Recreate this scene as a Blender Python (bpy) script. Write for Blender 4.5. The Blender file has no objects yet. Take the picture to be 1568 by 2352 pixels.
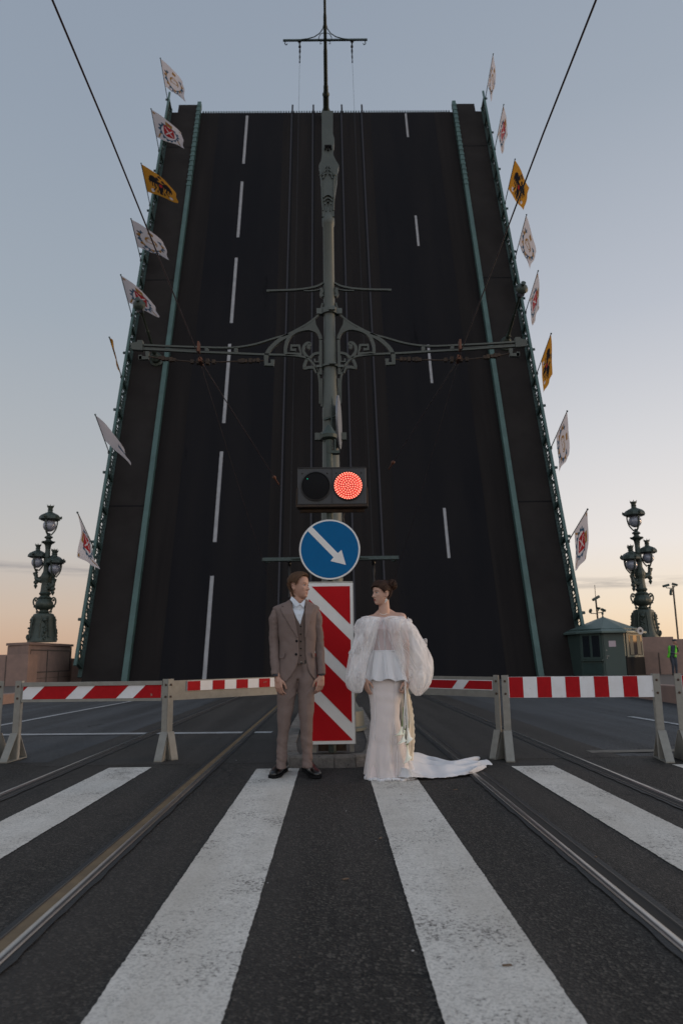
import bpy, bmesh, math, random
import numpy as np
from mathutils import Vector, Matrix, noise
from mathutils.geometry import interpolate_bezier
random.seed(7)
R = math.radians
SC = bpy.context.scene
COL = SC.collection

# ------------------------------------------------------------------ camera
FPX = 1692.0; CH = 1.12; ROLL = R(.8); YAW = R(.786); PIT = R(11.157)
_f = Vector((math.sin(YAW)*math.cos(PIT), math.cos(YAW)*math.cos(PIT), math.sin(PIT)))
_R0 = Vector((math.cos(YAW), -math.sin(YAW), 0)); _U0 = _R0.cross(_f)
CR = _R0*math.cos(ROLL) - _U0*math.sin(ROLL); CU = _U0*math.cos(ROLL) + _R0*math.sin(ROLL)
CAM = Vector((0, 0, CH))
cd = bpy.data.cameras.new("camera"); cam = bpy.data.objects.new("camera", cd); COL.objects.link(cam)
M3 = Matrix((CR, CU, -_f)).transposed()
cam.matrix_world = Matrix.Translation(CAM) @ M3.to_4x4()
cd.sensor_fit = 'VERTICAL'; cd.sensor_height = 36.0; cd.lens = 36.0*FPX/2352.0
cd.clip_start = .05; cd.clip_end = 5000
cd.dof.use_dof = True; cd.dof.focus_distance = 7.2; cd.dof.aperture_fstop = 2.8
SC.camera = cam

# ------------------------------------------------------------------ sky and sun
W = bpy.data.worlds.new("World"); SC.world = W; W.use_nodes = True
nt = W.node_tree; N = nt.nodes; LK = nt.links; N.clear()
def wn(t, **k):
    n = N.new(t)
    for a, b in k.items(): setattr(n, a, b)
    return n
def wl(a, b): LK.new(a, b)
SUN_EL = R(2.5); SUN_AZ = R(72)          # azimuth from +y (down the road) towards +x
out = wn('ShaderNodeOutputWorld')
sky = wn('ShaderNodeTexSky', sky_type='NISHITA', sun_disc=False, sun_elevation=SUN_EL, sun_rotation=SUN_AZ, air_density=1.0, dust_density=1.5, ozone_density=2.0)
bg1 = wn('ShaderNodeBackground'); bg1.inputs[1].default_value = .05; wl(sky.outputs[0], bg1.inputs[0])
tc = wn('ShaderNodeTexCoord'); sx = wn('ShaderNodeSeparateXYZ'); wl(tc.outputs['Generated'], sx.inputs[0])
def wmath(op, a, b=None, c=None, clamp=False):
    n = wn('ShaderNodeMath', operation=op, use_clamp=clamp)
    for i, v in enumerate((a, b, c)):
        if v is None: continue
        if isinstance(v, (int, float)): n.inputs[i].default_value = v
        else: wl(v, n.inputs[i])
    return n.outputs[0]
def ramp(src, stops):
    n = wn('ShaderNodeValToRGB'); e = n.color_ramp.elements
    while len(e) > 1: e.remove(e[0])
    e[0].position = stops[0][0]; e[0].color = (*stops[0][1], 1)
    for p, c in stops[1:]:
        k = e.new(p); k.color = (*c, 1)
    wl(src, n.inputs[0]); return n.outputs[0]
def s2l(*c): return tuple(((v/255)/12.92 if v/255 <= .04045 else ((v/255+.055)/1.055)**2.4) for v in c)
zc = wmath('MAXIMUM', sx.outputs[2], 0.0)
rampL = ramp(zc, [(0, s2l(203,168,142)), (.06, s2l(203,181,166)), (.14, s2l(193,187,184)), (.26, s2l(176,178,181)), (.42, s2l(160,168,177)), (.62, s2l(148,158,171)), (.8, s2l(141,152,167)), (1, s2l(138,150,165))])
rampR = ramp(zc, [(0, s2l(238,208,172)), (.06, s2l(238,219,199)), (.14, s2l(232,223,219)), (.26, s2l(214,211,212)), (.42, s2l(185,188,196)), (.62, s2l(158,166,177)), (.8, s2l(145,155,169)), (1, s2l(138,150,165))])
mr = wn('ShaderNodeMapRange', interpolation_type='SMOOTHSTEP'); mr.inputs[1].default_value = -.32; mr.inputs[2].default_value = .42
wl(sx.outputs[0], mr.inputs[0])
mix = wn('ShaderNodeMix', data_type='RGBA'); wl(mr.outputs[0], mix.inputs[0]); wl(rampL, mix.inputs[6]); wl(rampR, mix.inputs[7])
# thin smoky cloud streaks low over the horizon
cv = wn('ShaderNodeCombineXYZ'); wl(wmath('MULTIPLY', sx.outputs[0], 2.4), cv.inputs[0]); wl(wmath('MULTIPLY', sx.outputs[2], 34.0), cv.inputs[2]); wl(wmath('MULTIPLY', sx.outputs[1], 2.4), cv.inputs[1])
cn = wn('ShaderNodeTexNoise'); cn.inputs['Scale'].default_value = 2.2; cn.inputs['Detail'].default_value = 7; cn.inputs['Roughness'].default_value = .62; wl(cv.outputs[0], cn.inputs[0])
wob = wmath('MULTIPLY', wmath('SUBTRACT', cn.outputs[0], .5), .016)
zz = wmath('ADD', sx.outputs[2], wob)
cen = wmath('ADD', wmath('MULTIPLY', sx.outputs[0], -.036), .1015)
band = wmath('SUBTRACT', 1.0, wmath('DIVIDE', wmath('ABSOLUTE', wmath('SUBTRACT', zz, cen)), .0085), clamp=True)
cm = wmath('MULTIPLY', wmath('MULTIPLY', wmath('SUBTRACT', cn.outputs[0], .40), 6.0, clamp=True), band)
mix2 = wn('ShaderNodeMix', data_type='RGBA'); wl(wmath('MULTIPLY', cm, .95), mix2.inputs[0]); wl(mix.outputs[2], mix2.inputs[6]); mix2.inputs[7].default_value = (*s2l(150,143,146), 1)
# the open sky behind the camera is the brighter half of the dome
mb = wn('ShaderNodeMapRange', interpolation_type='SMOOTHSTEP'); mb.inputs[1].default_value = -.6; mb.inputs[2].default_value = .1; mb.inputs[3].default_value = 1.9; mb.inputs[4].default_value = 1.0
wl(sx.outputs[1], mb.inputs[0])
bg2 = wn('ShaderNodeBackground'); wl(mix2.outputs[2], bg2.inputs[0]); wl(wmath('MULTIPLY', mb.outputs[0], .95), bg2.inputs[1])
ad = wn('ShaderNodeAddShader'); wl(bg1.outputs[0], ad.inputs[0]); wl(bg2.outputs[0], ad.inputs[1]); wl(ad.outputs[0], out.inputs[0])

sd = bpy.data.lights.new("sun", 'SUN'); sun = bpy.data.objects.new("sun", sd); COL.objects.link(sun)
sd.energy = 1.0; sd.angle = R(10); sd.color = (1, .68, .42)
el = R(6); to = Vector((math.sin(SUN_AZ+R(12))*math.cos(el), math.cos(SUN_AZ+R(12))*math.cos(el), math.sin(el)))
sun.rotation_euler = to.to_track_quat('Z', 'Y').to_euler()
SC.view_settings.view_transform = 'Standard'; SC.view_settings.look = 'None'
SC.view_settings.exposure = 0.0; SC.view_settings.gamma = 1.0
SC.cycles.max_bounces = 8; SC.cycles.transparent_max_bounces = 24

# ------------------------------------------------------------------ helpers
def ray(x, y): return _f + CR*((x-784)/FPX) + CU*((1176-y)/FPX)
def gnd(x, y, z=0.0):
    r = ray(x, y); return CAM + r*((z-CH)/r.z)
def atY(x, y, Y):
    r = ray(x, y); return CAM + r*(Y/r.y)
def lerp(a, b, t): return a+(b-a)*t
def interp(x, xs, ys): return float(np.interp(x, xs, ys))

def mat(name, col, rough=.6, metal=0.0, var=None, bump=None, spec=.5, col2=None, emit=None, coat=0.0, stretch=None, dirt=None):
    """var=(scale, amount) mottles the colour, dirt=(scale, colour, threshold) adds patches, bump=(scale, strength)"""
    m = bpy.data.materials.new(name); m.use_nodes = True
    t = m.node_tree; n = t.nodes; b = n['Principled BSDF']
    b.inputs['Base Color'].default_value = (*col, 1); b.inputs['Roughness'].default_value = rough
    b.inputs['Metallic'].default_value = metal; b.inputs['Specular IOR Level'].default_value = spec
    b.inputs['Coat Weight'].default_value = coat
    tc = n.new('ShaderNodeTexCoord'); vec = tc.outputs['Object']
    if stretch:
        mp = n.new('ShaderNodeMapping'); mp.inputs['Scale'].default_value = stretch; t.links.new(vec, mp.inputs[0]); vec = mp.outputs[0]
    cur = None
    def noi(scale, det=6, ro=.6):
        q = n.new('ShaderNodeTexNoise'); q.inputs['Scale'].default_value = scale; q.inputs['Detail'].default_value = det; q.inputs['Roughness'].default_value = ro
        t.links.new(vec, q.inputs[0]); return q.outputs[0]
    if var:
        c2 = col2 or tuple(c*.45 for c in col)
        mx = n.new('ShaderNodeMix'); mx.data_type = 'RGBA'
        mr = n.new('ShaderNodeMapRange'); mr.inputs[1].default_value = .35; mr.inputs[2].default_value = .68; mr.inputs[4].default_value = var[1]
        t.links.new(noi(var[0]), mr.inputs[0]); t.links.new(mr.outputs[0], mx.inputs[0])
        mx.inputs[6].default_value = (*col, 1); mx.inputs[7].default_value = (*c2, 1); cur = mx.outputs[2]
    if dirt:
        mx = n.new('ShaderNodeMix'); mx.data_type = 'RGBA'
        mr = n.new('ShaderNodeMapRange'); mr.inputs[1].default_value = dirt[2]; mr.inputs[2].default_value = dirt[2]+.05; 
        t.links.new(noi(dirt[0], 9, .7), mr.inputs[0]); t.links.new(mr.outputs[0], mx.inputs[0])
        if cur: t.links.new(cur, mx.inputs[6])
        else: mx.inputs[6].default_value = (*col, 1)
        mx.inputs[7].default_value = (*dirt[1], 1); cur = mx.outputs[2]
    if cur: t.links.new(cur, b.inputs['Base Color'])
    if bump:
        bp = n.new('ShaderNodeBump'); bp.inputs['Strength'].default_value = bump[1]; bp.inputs['Distance'].default_value = bump[2] if len(bump) > 2 else .01
        t.links.new(noi(bump[0], 5), bp.inputs['Height']); t.links.new(bp.outputs[0], b.inputs['Normal'])
    if emit:
        b.inputs['Emission Color'].default_value = (*emit[0], 1); b.inputs['Emission Strength'].default_value = emit[1]
    return m

def tag(o, label=None, cat=None, group=None, kind=None):
    if label: o['label'] = label
    if cat: o['category'] = cat
    if group: o['group'] = group
    if kind: o['kind'] = kind
    return o
def empty(name, loc, rz=0.0, **k):
    o = bpy.data.objects.new(name, None); COL.objects.link(o); o.location = loc; o.rotation_euler = (0, 0, rz)
    o.empty_display_size = .2
    return tag(o, **k)

class MB:
    def __init__(s): s.v = []; s.f = []; s.m = []
    def add(s, vs, fs, m=0):
        b = len(s.v); s.v += [tuple(v) for v in vs]; s.f += [tuple(i+b for i in f) for f in fs]
        s.m += ([m]*len(fs) if isinstance(m, int) else list(m)); return s
    def box(s, c, size, rot=None, m=0):
        hx, hy, hz = (q/2 for q in size); c = Vector(c); vs = []
        for z in (-hz, hz):
            for x, y in ((-hx, -hy), (hx, -hy), (hx, hy), (-hx, hy)):
                p = Vector((x, y, z)); vs.append(c + (rot @ p if rot is not None else p))
        return s.add(vs, [(3,2,1,0),(4,5,6,7),(0,1,5,4),(1,2,6,5),(2,3,7,6),(3,0,4,7)], m)
    def beam(s, a, b, w, d, up=(0,0,1), m=0):
        a = Vector(a); b = Vector(b); z = (b-a); L = z.length; z.normalize(); x = Vector(up).cross(z)
        if x.length < 1e-4: x = Vector((1,0,0))
        x.normalize(); y = z.cross(x)
        return s.box((a+b)/2, (w, d, L), Matrix((x, y, z)).transposed(), m)
    def tube(s, pts, r, n=8, m=0, cap=True, fy=1.0, up=None):
        pts = [Vector(p) for p in pts]; k = len(pts)
        rs = list(r) if hasattr(r, '__len__') else [r]*k
        if len(rs) != k:
            m_ = len(rs)-1; rs = [lerp(rs[min(int(i/(k-1)*m_), m_-1)], rs[min(int(i/(k-1)*m_), m_-1)+1], i/(k-1)*m_-min(int(i/(k-1)*m_), m_-1)) for i in range(k)]
        vs = []; px = None
        for i, p in enumerate(pts):
            t = (pts[min(i+1, k-1)]-pts[max(i-1, 0)]).normalized()
            if px is None:
                u = Vector(up) if up else (Vector((0, 1, 0)) if abs(t.y) < .9 else Vector((1, 0, 0)))
                px = u.cross(t).normalized()
            px = (px - t*px.dot(t)).normalized(); py = t.cross(px)
            rr = rs[i]; ra, rb = rr if hasattr(rr, '__len__') else (rr, rr*fy)
            for j in range(n):
                a = 2*math.pi*j/n; vs.append(p + px*(ra*math.cos(a)) + py*(rb*math.sin(a)))
        fs = [(i*n+j, i*n+(j+1) % n, (i+1)*n+(j+1) % n, (i+1)*n+j) for i in range(k-1) for j in range(n)]
        if cap: fs += [tuple(range(n-1, -1, -1)), tuple((k-1)*n+j for j in range(n))]
        return s.add(vs, fs, m)
    def lathe(s, prof, o=(0,0,0), n=20, m=0, X=(1,0,0), Y=(0,1,0), Z=(0,0,1), flute=0.0, nf=8):
        o = Vector(o); X = Vector(X); Y = Vector(Y); Z = Vector(Z); vs = []
        for r, z in prof:
            for j in range(n):
                a = 2*math.pi*j/n; rr = r*(1+flute*math.cos(nf*a)); vs.append(o + X*(rr*math.cos(a)) + Y*(rr*math.sin(a)) + Z*z)
        k = len(prof)
        fs = [(i*n+j, i*n+(j+1) % n, (i+1)*n+(j+1) % n, (i+1)*n+j) for i in range(k-1) for j in range(n)]
        fs += [tuple(range(n-1, -1, -1)), tuple((k-1)*n+j for j in range(n))]
        return s.add(vs, fs, m)
    def ball(s, c, r, rot=None, n=16, k=10, m=0):
        c = Vector(c); rx, ry, rz = r if hasattr(r, '__len__') else (r, r, r); vs = []
        for i in range(1, k):
            ph = math.pi*i/k
            for j in range(n):
                a = 2*math.pi*j/n; p = Vector((rx*math.sin(ph)*math.cos(a), ry*math.sin(ph)*math.sin(a), -rz*math.cos(ph)))
                vs.append(c + (rot @ p if rot is not None else p))
        b0 = Vector((0, 0, -rz)); b1 = Vector((0, 0, rz))
        vs += [c + (rot @ b0 if rot is not None else b0), c + (rot @ b1 if rot is not None else b1)]
        fs = [(i*n+j, i*n+(j+1) % n, (i+1)*n+(j+1) % n, (i+1)*n+j) for i in range(k-2) for j in range(n)]
        q = (k-1)*n
        fs += [((j+1) % n, j, q) for j in range(n)] + [((k-2)*n+j, (k-2)*n+(j+1) % n, q+1) for j in range(n)]
        return s.add(vs, fs, m)
    def cap(s, a, ra, b, rb, n=14, m=0):
        """tapered capsule"""
        a = Vector(a); b = Vector(b); t = (b-a); L = t.length; t.normalize(); pts = []; rs = []
        for i in range(5):
            ph = math.pi/2*(1-i/4); pts.append(a - t*(ra*math.sin(ph))); rs.append(max(ra*math.cos(ph), ra*.02))
        for i in range(5):
            ph = math.pi/2*(i/4); pts.append(b + t*(rb*math.sin(ph))); rs.append(max(rb*math.cos(ph), rb*.02))
        return s.tube(pts, rs, n, m)
    def prism(s, poly, fn, d, m=0):
        """poly: 2-D outline, fn(u, v, w) places it, thickness d"""
        k = len(poly); vs = [fn(u, v, 0) for u, v in poly] + [fn(u, v, d) for u, v in poly]
        fs = [tuple(range(k)), tuple(range(2*k-1, k-1, -1))] + [(i, i+k, (i+1) % k+k, (i+1) % k) for i in range(k)]
        return s.add(vs, fs, m)
    def grid(s, nu, nv, fn, m=0, close_u=False):
        vs = [fn(i/(nu if close_u else nu-1), j/(nv-1)) for j in range(nv) for i in range(nu)]; fs = []; ms = []
        for j in range(nv-1):
            for i in range(nu if close_u else nu-1):
                i2 = (i+1) % nu; fs.append((j*nu+i, j*nu+i2, (j+1)*nu+i2, (j+1)*nu+i))
                if callable(m): ms.append(m((i+.5)/(nu-1), (j+.5)/(nv-1)))
        return s.add(vs, fs, ms if callable(m) else m)
    def build(s, name, mats, parent=None, smooth=True, ang=35, mods=(), fix=True, loc=None):
        me = bpy.data.meshes.new(name)
        o3 = Vector(loc) if loc is not None else (parent_origin(parent) if parent else Vector((0, 0, 0)))
        rz = parent.rotation_euler.z if (parent and loc is None and not parent.parent) else 0.0
        vs = [Vector(v)-o3 for v in s.v]
        me.from_pydata(vs, [], s.f)
        mats = mats if isinstance(mats, (list, tuple)) else [mats]
        for q in mats: me.materials.append(q)
        me.polygons.foreach_set('material_index', s.m)
        if fix:
            bm = bmesh.new(); bm.from_mesh(me); bmesh.ops.recalc_face_normals(bm, faces=bm.faces); bm.to_mesh(me); bm.free()
        if smooth:
            me.polygons.foreach_set('use_smooth', [True]*len(me.polygons)); me.set_sharp_from_angle(angle=R(ang))
        o = bpy.data.objects.new(name, me); COL.objects.link(o)
        if loc is not None: o.location = loc
        for ty, kw in mods:
            md = o.modifiers.new(ty.lower(), ty)
            for a, b in kw.items(): setattr(md, a, b)
        if parent: o.parent = parent
        return o
def parent_origin(p):
    v = Vector((0, 0, 0))
    while p: v += p.location; p = p.parent
    return v
def copy_tree(o, parent=None):
    c = o.copy(); COL.objects.link(c); c.parent = parent
    for ch in [x for x in bpy.data.objects if x.parent == o]: copy_tree(ch, c)
    return c
def rotz(a): return Matrix.Rotation(a, 3, 'Z')

# ------------------------------------------------------------------ materials
def asphalt(name, c1, c2, spk, rough=.75, tint=None):
    m = bpy.data.materials.new(name); m.use_nodes = True; t = m.node_tree; n = t.nodes; b = n['Principled BSDF']; L = t.links.new
    tc = n.new('ShaderNodeTexCoord')
    def noi(s, d, ro=.6, st=None):
        q = n.new('ShaderNodeTexNoise'); q.inputs['Scale'].default_value = s; q.inputs['Detail'].default_value = d; q.inputs['Roughness'].default_value = ro
        if st:
            mp = n.new('ShaderNodeMapping'); mp.inputs['Scale'].default_value = st; L(tc.outputs['Object'], mp.inputs[0]); L(mp.outputs[0], q.inputs[0])
        else: L(tc.outputs['Object'], q.inputs[0])
        return q.outputs[0]
    def mr(s, a, b2, c=0, d=1):
        q = n.new('ShaderNodeMapRange'); q.inputs[1].default_value = a; q.inputs[2].default_value = b2; q.inputs[3].default_value = c; q.inputs[4].default_value = d; L(s, q.inputs[0]); return q.outputs[0]
    def mx(f, a, b2):
        q = n.new('ShaderNodeMix'); q.data_type = 'RGBA'; L(f, q.inputs[0])
        for i, v in ((6, a), (7, b2)):
            if isinstance(v, tuple): q.inputs[i].default_value = (*v, 1)
            else: L(v, q.inputs[i])
        return q.outputs[2]
    big = mx(mr(noi(.9, 5, .65, (1.6, .35, 1)), .36, .64), c1, c2)
    vo = n.new('ShaderNodeTexVoronoi'); vo.inputs['Scale'].default_value = 95; L(tc.outputs['Object'], vo.inputs[0])
    hs = n.new('ShaderNodeSeparateColor'); L(vo.outputs['Color'], hs.inputs[0])
    st = mx(mr(hs.outputs[0], .62, .98, 0, .75), big, spk)
    st2 = mx(mr(hs.outputs[1], .5, .95, 0, .8), st, tuple(c*.35 for c in c1))
    ve = n.new('ShaderNodeTexVoronoi'); ve.feature = 'DISTANCE_TO_EDGE'; ve.inputs['Scale'].default_value = .55
    va = n.new('ShaderNodeVectorMath'); va.operation = 'MULTIPLY_ADD'; nq = n.new('ShaderNodeTexNoise'); nq.inputs['Scale'].default_value = 3.0; nq.inputs['Detail'].default_value = 6; L(tc.outputs['Object'], nq.inputs[0])
    L(nq.outputs['Color'], va.inputs[0]); va.inputs[1].default_value = (.55, .55, 0); L(tc.outputs['Object'], va.inputs[2]); L(va.outputs[0], ve.inputs[0])
    cr = n.new('ShaderNodeMath'); cr.operation = 'MULTIPLY'; L(mr(ve.outputs['Distance'], .002, .008, 1, 0), cr.inputs[0]); L(mr(noi(.5, 2), .50, .56), cr.inputs[1])
    st2 = mx(cr.outputs[0], st2, (.008, .008, .008))
    wear = mx(mr(noi(.8, 3, .5, (2.6, .12, 1)), .42, .66, 0, .45), st2, tuple(q*1.9 for q in c2)); st2 = mx(mr(noi(2.3, 6, .7), .60, .70, 0, .5), wear, tuple(q*.5 for q in c1))
    L(st2, b.inputs['Base Color']); b.inputs['Roughness'].default_value = rough; b.inputs['Specular IOR Level'].default_value = .25
    bp = n.new('ShaderNodeBump'); bp.inputs['Strength'].default_value = .75; bp.inputs['Distance'].default_value = .006
    L(vo.outputs['Distance'], bp.inputs['Height']); 
    b2 = n.new('ShaderNodeBump'); b2.inputs['Strength'].default_value = .3; b2.inputs['Distance'].default_value = .012; L(noi(22, 4), b2.inputs['Height']); L(bp.outputs[0], b2.inputs['Normal'])
    L(b2.outputs[0], b.inputs['Normal'])
    return m
def paint_mat(name, col, under, wear=.60, sc=30):
    m = bpy.data.materials.new(name); m.use_nodes = True; t = m.node_tree; n = t.nodes; b = n['Principled BSDF']; L = t.links.new
    tc = n.new('ShaderNodeTexCoord')
    def noi(s, d, ro):
        q = n.new('ShaderNodeTexNoise'); q.inputs['Scale'].default_value = s; q.inputs['Detail'].default_value = d; q.inputs['Roughness'].default_value = ro; L(tc.outputs['Object'], q.inputs[0]); return q.outputs[0]
    a = n.new('ShaderNodeMath'); a.operation = 'MULTIPLY_ADD'; a.inputs[1].default_value = .45; L(noi(1.7, 4, .6), a.inputs[0]); L(noi(sc, 8, .75), a.inputs[2])
    q = n.new('ShaderNodeMapRange'); q.inputs[1].default_value = wear+.22; q.inputs[2].default_value = wear+.32; L(a.outputs[0], q.inputs[0])
    g = n.new('ShaderNodeMix'); g.data_type = 'RGBA'; g.inputs[6].default_value = (*col, 1); g.inputs[7].default_value = (*[c*.62 for c in col], 1); L(noi(5, 8, .7), g.inputs[0])
    vo = n.new('ShaderNodeTexVoronoi'); vo.inputs['Scale'].default_value = 100; L(tc.outputs['Object'], vo.inputs[0]); hs = n.new('ShaderNodeSeparateColor'); L(vo.outputs['Color'], hs.inputs[0])
    m1 = n.new('ShaderNodeMapRange'); m1.inputs[1].default_value = .45; m1.inputs[2].default_value = 1.0; m1.inputs[4].default_value = .62; L(hs.outputs[0], m1.inputs[0])
    g2_ = n.new('ShaderNodeMix'); g2_.data_type = 'RGBA'; L(m1.outputs[0], g2_.inputs[0]); L(g.outputs[2], g2_.inputs[6]); g2_.inputs[7].default_value = (*[c*.45 for c in col], 1)
    mt = n.new('ShaderNodeMapping'); mt.inputs['Scale'].default_value = (2.2, .3, 1); L(tc.outputs['Object'], mt.inputs[0]); tn = n.new('ShaderNodeTexNoise'); tn.inputs['Scale'].default_value = 1.4; tn.inputs['Detail'].default_value = 5; L(mt.outputs[0], tn.inputs[0])
    m3 = n.new('ShaderNodeMapRange'); m3.inputs[1].default_value = .42; m3.inputs[2].default_value = .70; m3.inputs[4].default_value = .55; L(tn.outputs[0], m3.inputs[0])
    g3_ = n.new('ShaderNodeMix'); g3_.data_type = 'RGBA'; L(m3.outputs[0], g3_.inputs[0]); L(g2_.outputs[2], g3_.inputs[6]); g3_.inputs[7].default_value = (col[0]*.55, col[1]*.52, col[2]*.48, 1); g = g3_
    x = n.new('ShaderNodeMix'); x.data_type = 'RGBA'; L(q.outputs[0], x.inputs[0]); L(g.outputs[2], x.inputs[6]); x.inputs[7].default_value = (*under, 1)
    L(x.outputs[2], b.inputs['Base Color']); b.inputs['Roughness'].default_value = .8
    bp = n.new('ShaderNodeBump'); bp.inputs['Strength'].default_value = .5; bp.inputs['Distance'].default_value = .005; L(noi(90, 3, .6), bp.inputs['Height']); L(bp.outputs[0], b.inputs['Normal'])
    return m
M = {}
M['asph'] = asphalt('asphalt', (.032,.034,.037), (.048,.051,.056), (.12,.12,.12))
M['asph_near'] = asphalt('asphalt_near', (.0155,.0142,.0130), (.029,.0255,.0228), (.105,.094,.080))
M['asph_tram'] = asphalt('asphalt_tram', (.022,.020,.0185), (.036,.0325,.030), (.09,.082,.072))
M['paint'] = paint_mat('road_paint', (.72,.685,.63), (.085,.078,.07), .555, 60)
M['paint_thin'] = paint_mat('road_paint_thin', (.42,.43,.44), (.05,.05,.055), .56)
M['steel'] = mat('rail_steel', (.42,.41,.40), .28, .9, var=(6,.4))
M['rust'] = mat('rail_rust', (.13,.085,.045), .42, .55, var=(9,.6), col2=(.05,.03,.02))
M['groove'] = mat('groove_dirt', (.016,.013,.011), .9)
M['seal'] = mat('bitumen_seal', (.012,.012,.013), .6, bump=(40,.5,.01))
M['granite'] = mat('pink_granite', (.25,.165,.135), .8, var=(3,.55), col2=(.15,.105,.092), bump=(30,.35,.01), dirt=(1.3,(.06,.05,.046),.66))
M['granite_d'] = mat('dark_granite', (.085,.068,.06), .85, var=(3,.6), bump=(30,.4,.01))
M['kerbst'] = mat('kerb_stone', (.16,.145,.13), .9, var=(9,.7), col2=(.055,.048,.043), bump=(26,.8,.02), dirt=(7,(.03,.028,.026),.6))
M['dirt'] = mat('island_dirt', (.055,.045,.04), .95, var=(12,.8), col2=(.02,.018,.017), bump=(30,.9,.02))
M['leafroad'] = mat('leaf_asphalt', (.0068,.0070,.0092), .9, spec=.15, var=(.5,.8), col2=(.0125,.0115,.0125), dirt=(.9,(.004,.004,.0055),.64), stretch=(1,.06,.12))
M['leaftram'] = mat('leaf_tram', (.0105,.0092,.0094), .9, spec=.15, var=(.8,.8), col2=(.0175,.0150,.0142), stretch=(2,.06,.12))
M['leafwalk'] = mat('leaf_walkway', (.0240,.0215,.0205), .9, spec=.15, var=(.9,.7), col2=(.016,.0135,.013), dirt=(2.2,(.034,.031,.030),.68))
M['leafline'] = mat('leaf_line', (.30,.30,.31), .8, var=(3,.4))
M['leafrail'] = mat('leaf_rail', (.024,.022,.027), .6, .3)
M['teal'] = mat('teal_paint', (.058,.115,.105), .55, var=(1.5,.5), dirt=(6,(.025,.03,.028),.66))
M['teal_d'] = mat('teal_dark', (.022,.048,.044), .6, var=(3,.5))
M['girder'] = mat('girder', (.03,.045,.043), .7)
M['ironc'] = mat('crest_iron', (.068,.080,.070), .55, .15, var=(3,.6), col2=(.040,.048,.043), dirt=(9,(.05,.03,.018),.66))
M['ironb'] = mat('bracket_iron', (.062,.070,.060), .55, .15, var=(3,.5), col2=(.038,.044,.038), dirt=(9,(.05,.03,.018),.64))
M['iron'] = mat('green_grey_iron', (.078,.090,.079), .5, .15, var=(3,.5), col2=(.048,.056,.050), dirt=(9,(.055,.032,.020),.67), bump=(60,.15,.004))
M['iron_d'] = mat('dark_green_iron', (.042,.060,.050), .5, .2, var=(8,.7), col2=(.018,.026,.022), bump=(25,.5,.02))
M['globe'] = mat('lamp_glass', (.26,.28,.34), .15, spec=.7, var=(3,.5))
M['black'] = mat('black_metal', (.012,.012,.013), .45, .3)
M['blackm'] = mat('matte_black', (.008,.008,.009), .9, spec=.15)
M['grey'] = mat('grey_housing', (.024,.027,.032), .5, var=(7,.5))
M['rustbar'] = mat('rusty_bar', (.05,.028,.014), .8, var=(14,.8), col2=(.012,.01,.009))
M['signback'] = mat('sign_back', (.16,.17,.19), .5, .4)
M['white'] = mat('sign_white', (.66,.66,.645), .5, var=(5,.35), col2=(.52,.52,.50), dirt=(34,(.28,.26,.22),.72))
M['red'] = mat('sign_red', (.40,.006,.010), .6, spec=.12, var=(4,.35), col2=(.27,.004,.007))
M['redb'] = mat('board_red', (.36,.007,.011), .7, spec=.15, dirt=(8,(.24,.20,.16),.67), var=(20,.3))
M['whiteb'] = mat('board_white', (.66,.67,.69), .55, var=(9,.35), col2=(.50,.49,.47), dirt=(10,(.20,.14,.09),.66))
M['blue'] = mat('sign_blue', (.002,.105,.27), .6, spec=.12, var=(6,.3), col2=(.004,.08,.21))
M['zinc'] = mat('galvanised', (.24,.235,.21), .6, .25, var=(14,.5), col2=(.16,.15,.13), dirt=(11,(.13,.06,.025),.72), bump=(70,.2,.003))
M['zinc_l'] = mat('galvanised_light', (.34,.325,.29), .6, .1, var=(14,.5), dirt=(10,(.20,.08,.03),.70))
M['bolt'] = mat('rusty_bolt', (.055,.03,.018), .7)
M['wire'] = mat('overhead_wire', (.030,.017,.022), .45, .4)
M['copper'] = mat('copper_fitting', (.14,.055,.03), .6, .4, var=(20,.6))
M['water'] = mat('river_water', (.02,.03,.035), .12, bump=(1.5,.4,.1), spec=.6)

# ================================================================== GROUND
def sheet(name, poly, z, m, sub=0, **k):
    b = MB(); b.add([(x, y, z) for x, y in poly], [tuple(range(len(poly)))])
    return tag(b.build(name, m, smooth=False), kind='structure', **k)
MB().add([(-900,-900,-.9),(900,-900,-.9),(900,38,-.9),(-900,38,-.9),(900,38,-9),(-900,38,-9)], [(0,1,2,3),(3,2,4,5)]).build('ground', M['granite_d'], smooth=False)['kind'] = 'structure'
sheet('river_water', [(-2500,38),(2500,38),(2500,3000),(-2500,3000)], -6, M['water'])
MB().box((0, 10.5, -.45), (19.8, 51, .9)).build('road', M['asph'], smooth=False)['kind'] = 'structure'
def near_edge(x): return 8.62+.10*math.sin(x*1.3)+.05*math.sin(x*5.1)
xs = [(-9.6+i*.2) for i in range(97)]
b = MB(); b.grid(97, 2, lambda u, v: (lerp(-9.6, 9.6, u), -8 if v == 0 else near_edge(lerp(-9.6, 9.6, u)), .003)); tag(b.build('crossing_asphalt', M['asph_near'], smooth=False), kind='structure')
b = MB()
b.grid(40, 2, lambda u, v: (lerp(-3.22, -.0, v) if v else -3.22+.03*noise.noise(Vector((u*60, 0, 0))), lerp(8.4, 35.6, u), .0055))
b.grid(40, 2, lambda u, v: (3.18+.03*noise.noise(Vector((u*60, 9, 0))) if v else 0, lerp(8.4, 35.6, u), .0055)); tag(b.build('tram_lane', M['asph_tram'], smooth=False), kind='structure')
# light worn strip right
b = MB(); b.grid(30, 2, lambda u, v: (lerp(2.95, 7.2, u), 8.78+v*.22+.03*noise.noise(Vector((u*20, v*7, 0))), .008)); tag(b.build('road_repair_strip', mat('concrete_strip', (.15,.14,.12), .9, var=(8,.7), col2=(.06,.058,.055)), smooth=False), kind='structure')

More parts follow.
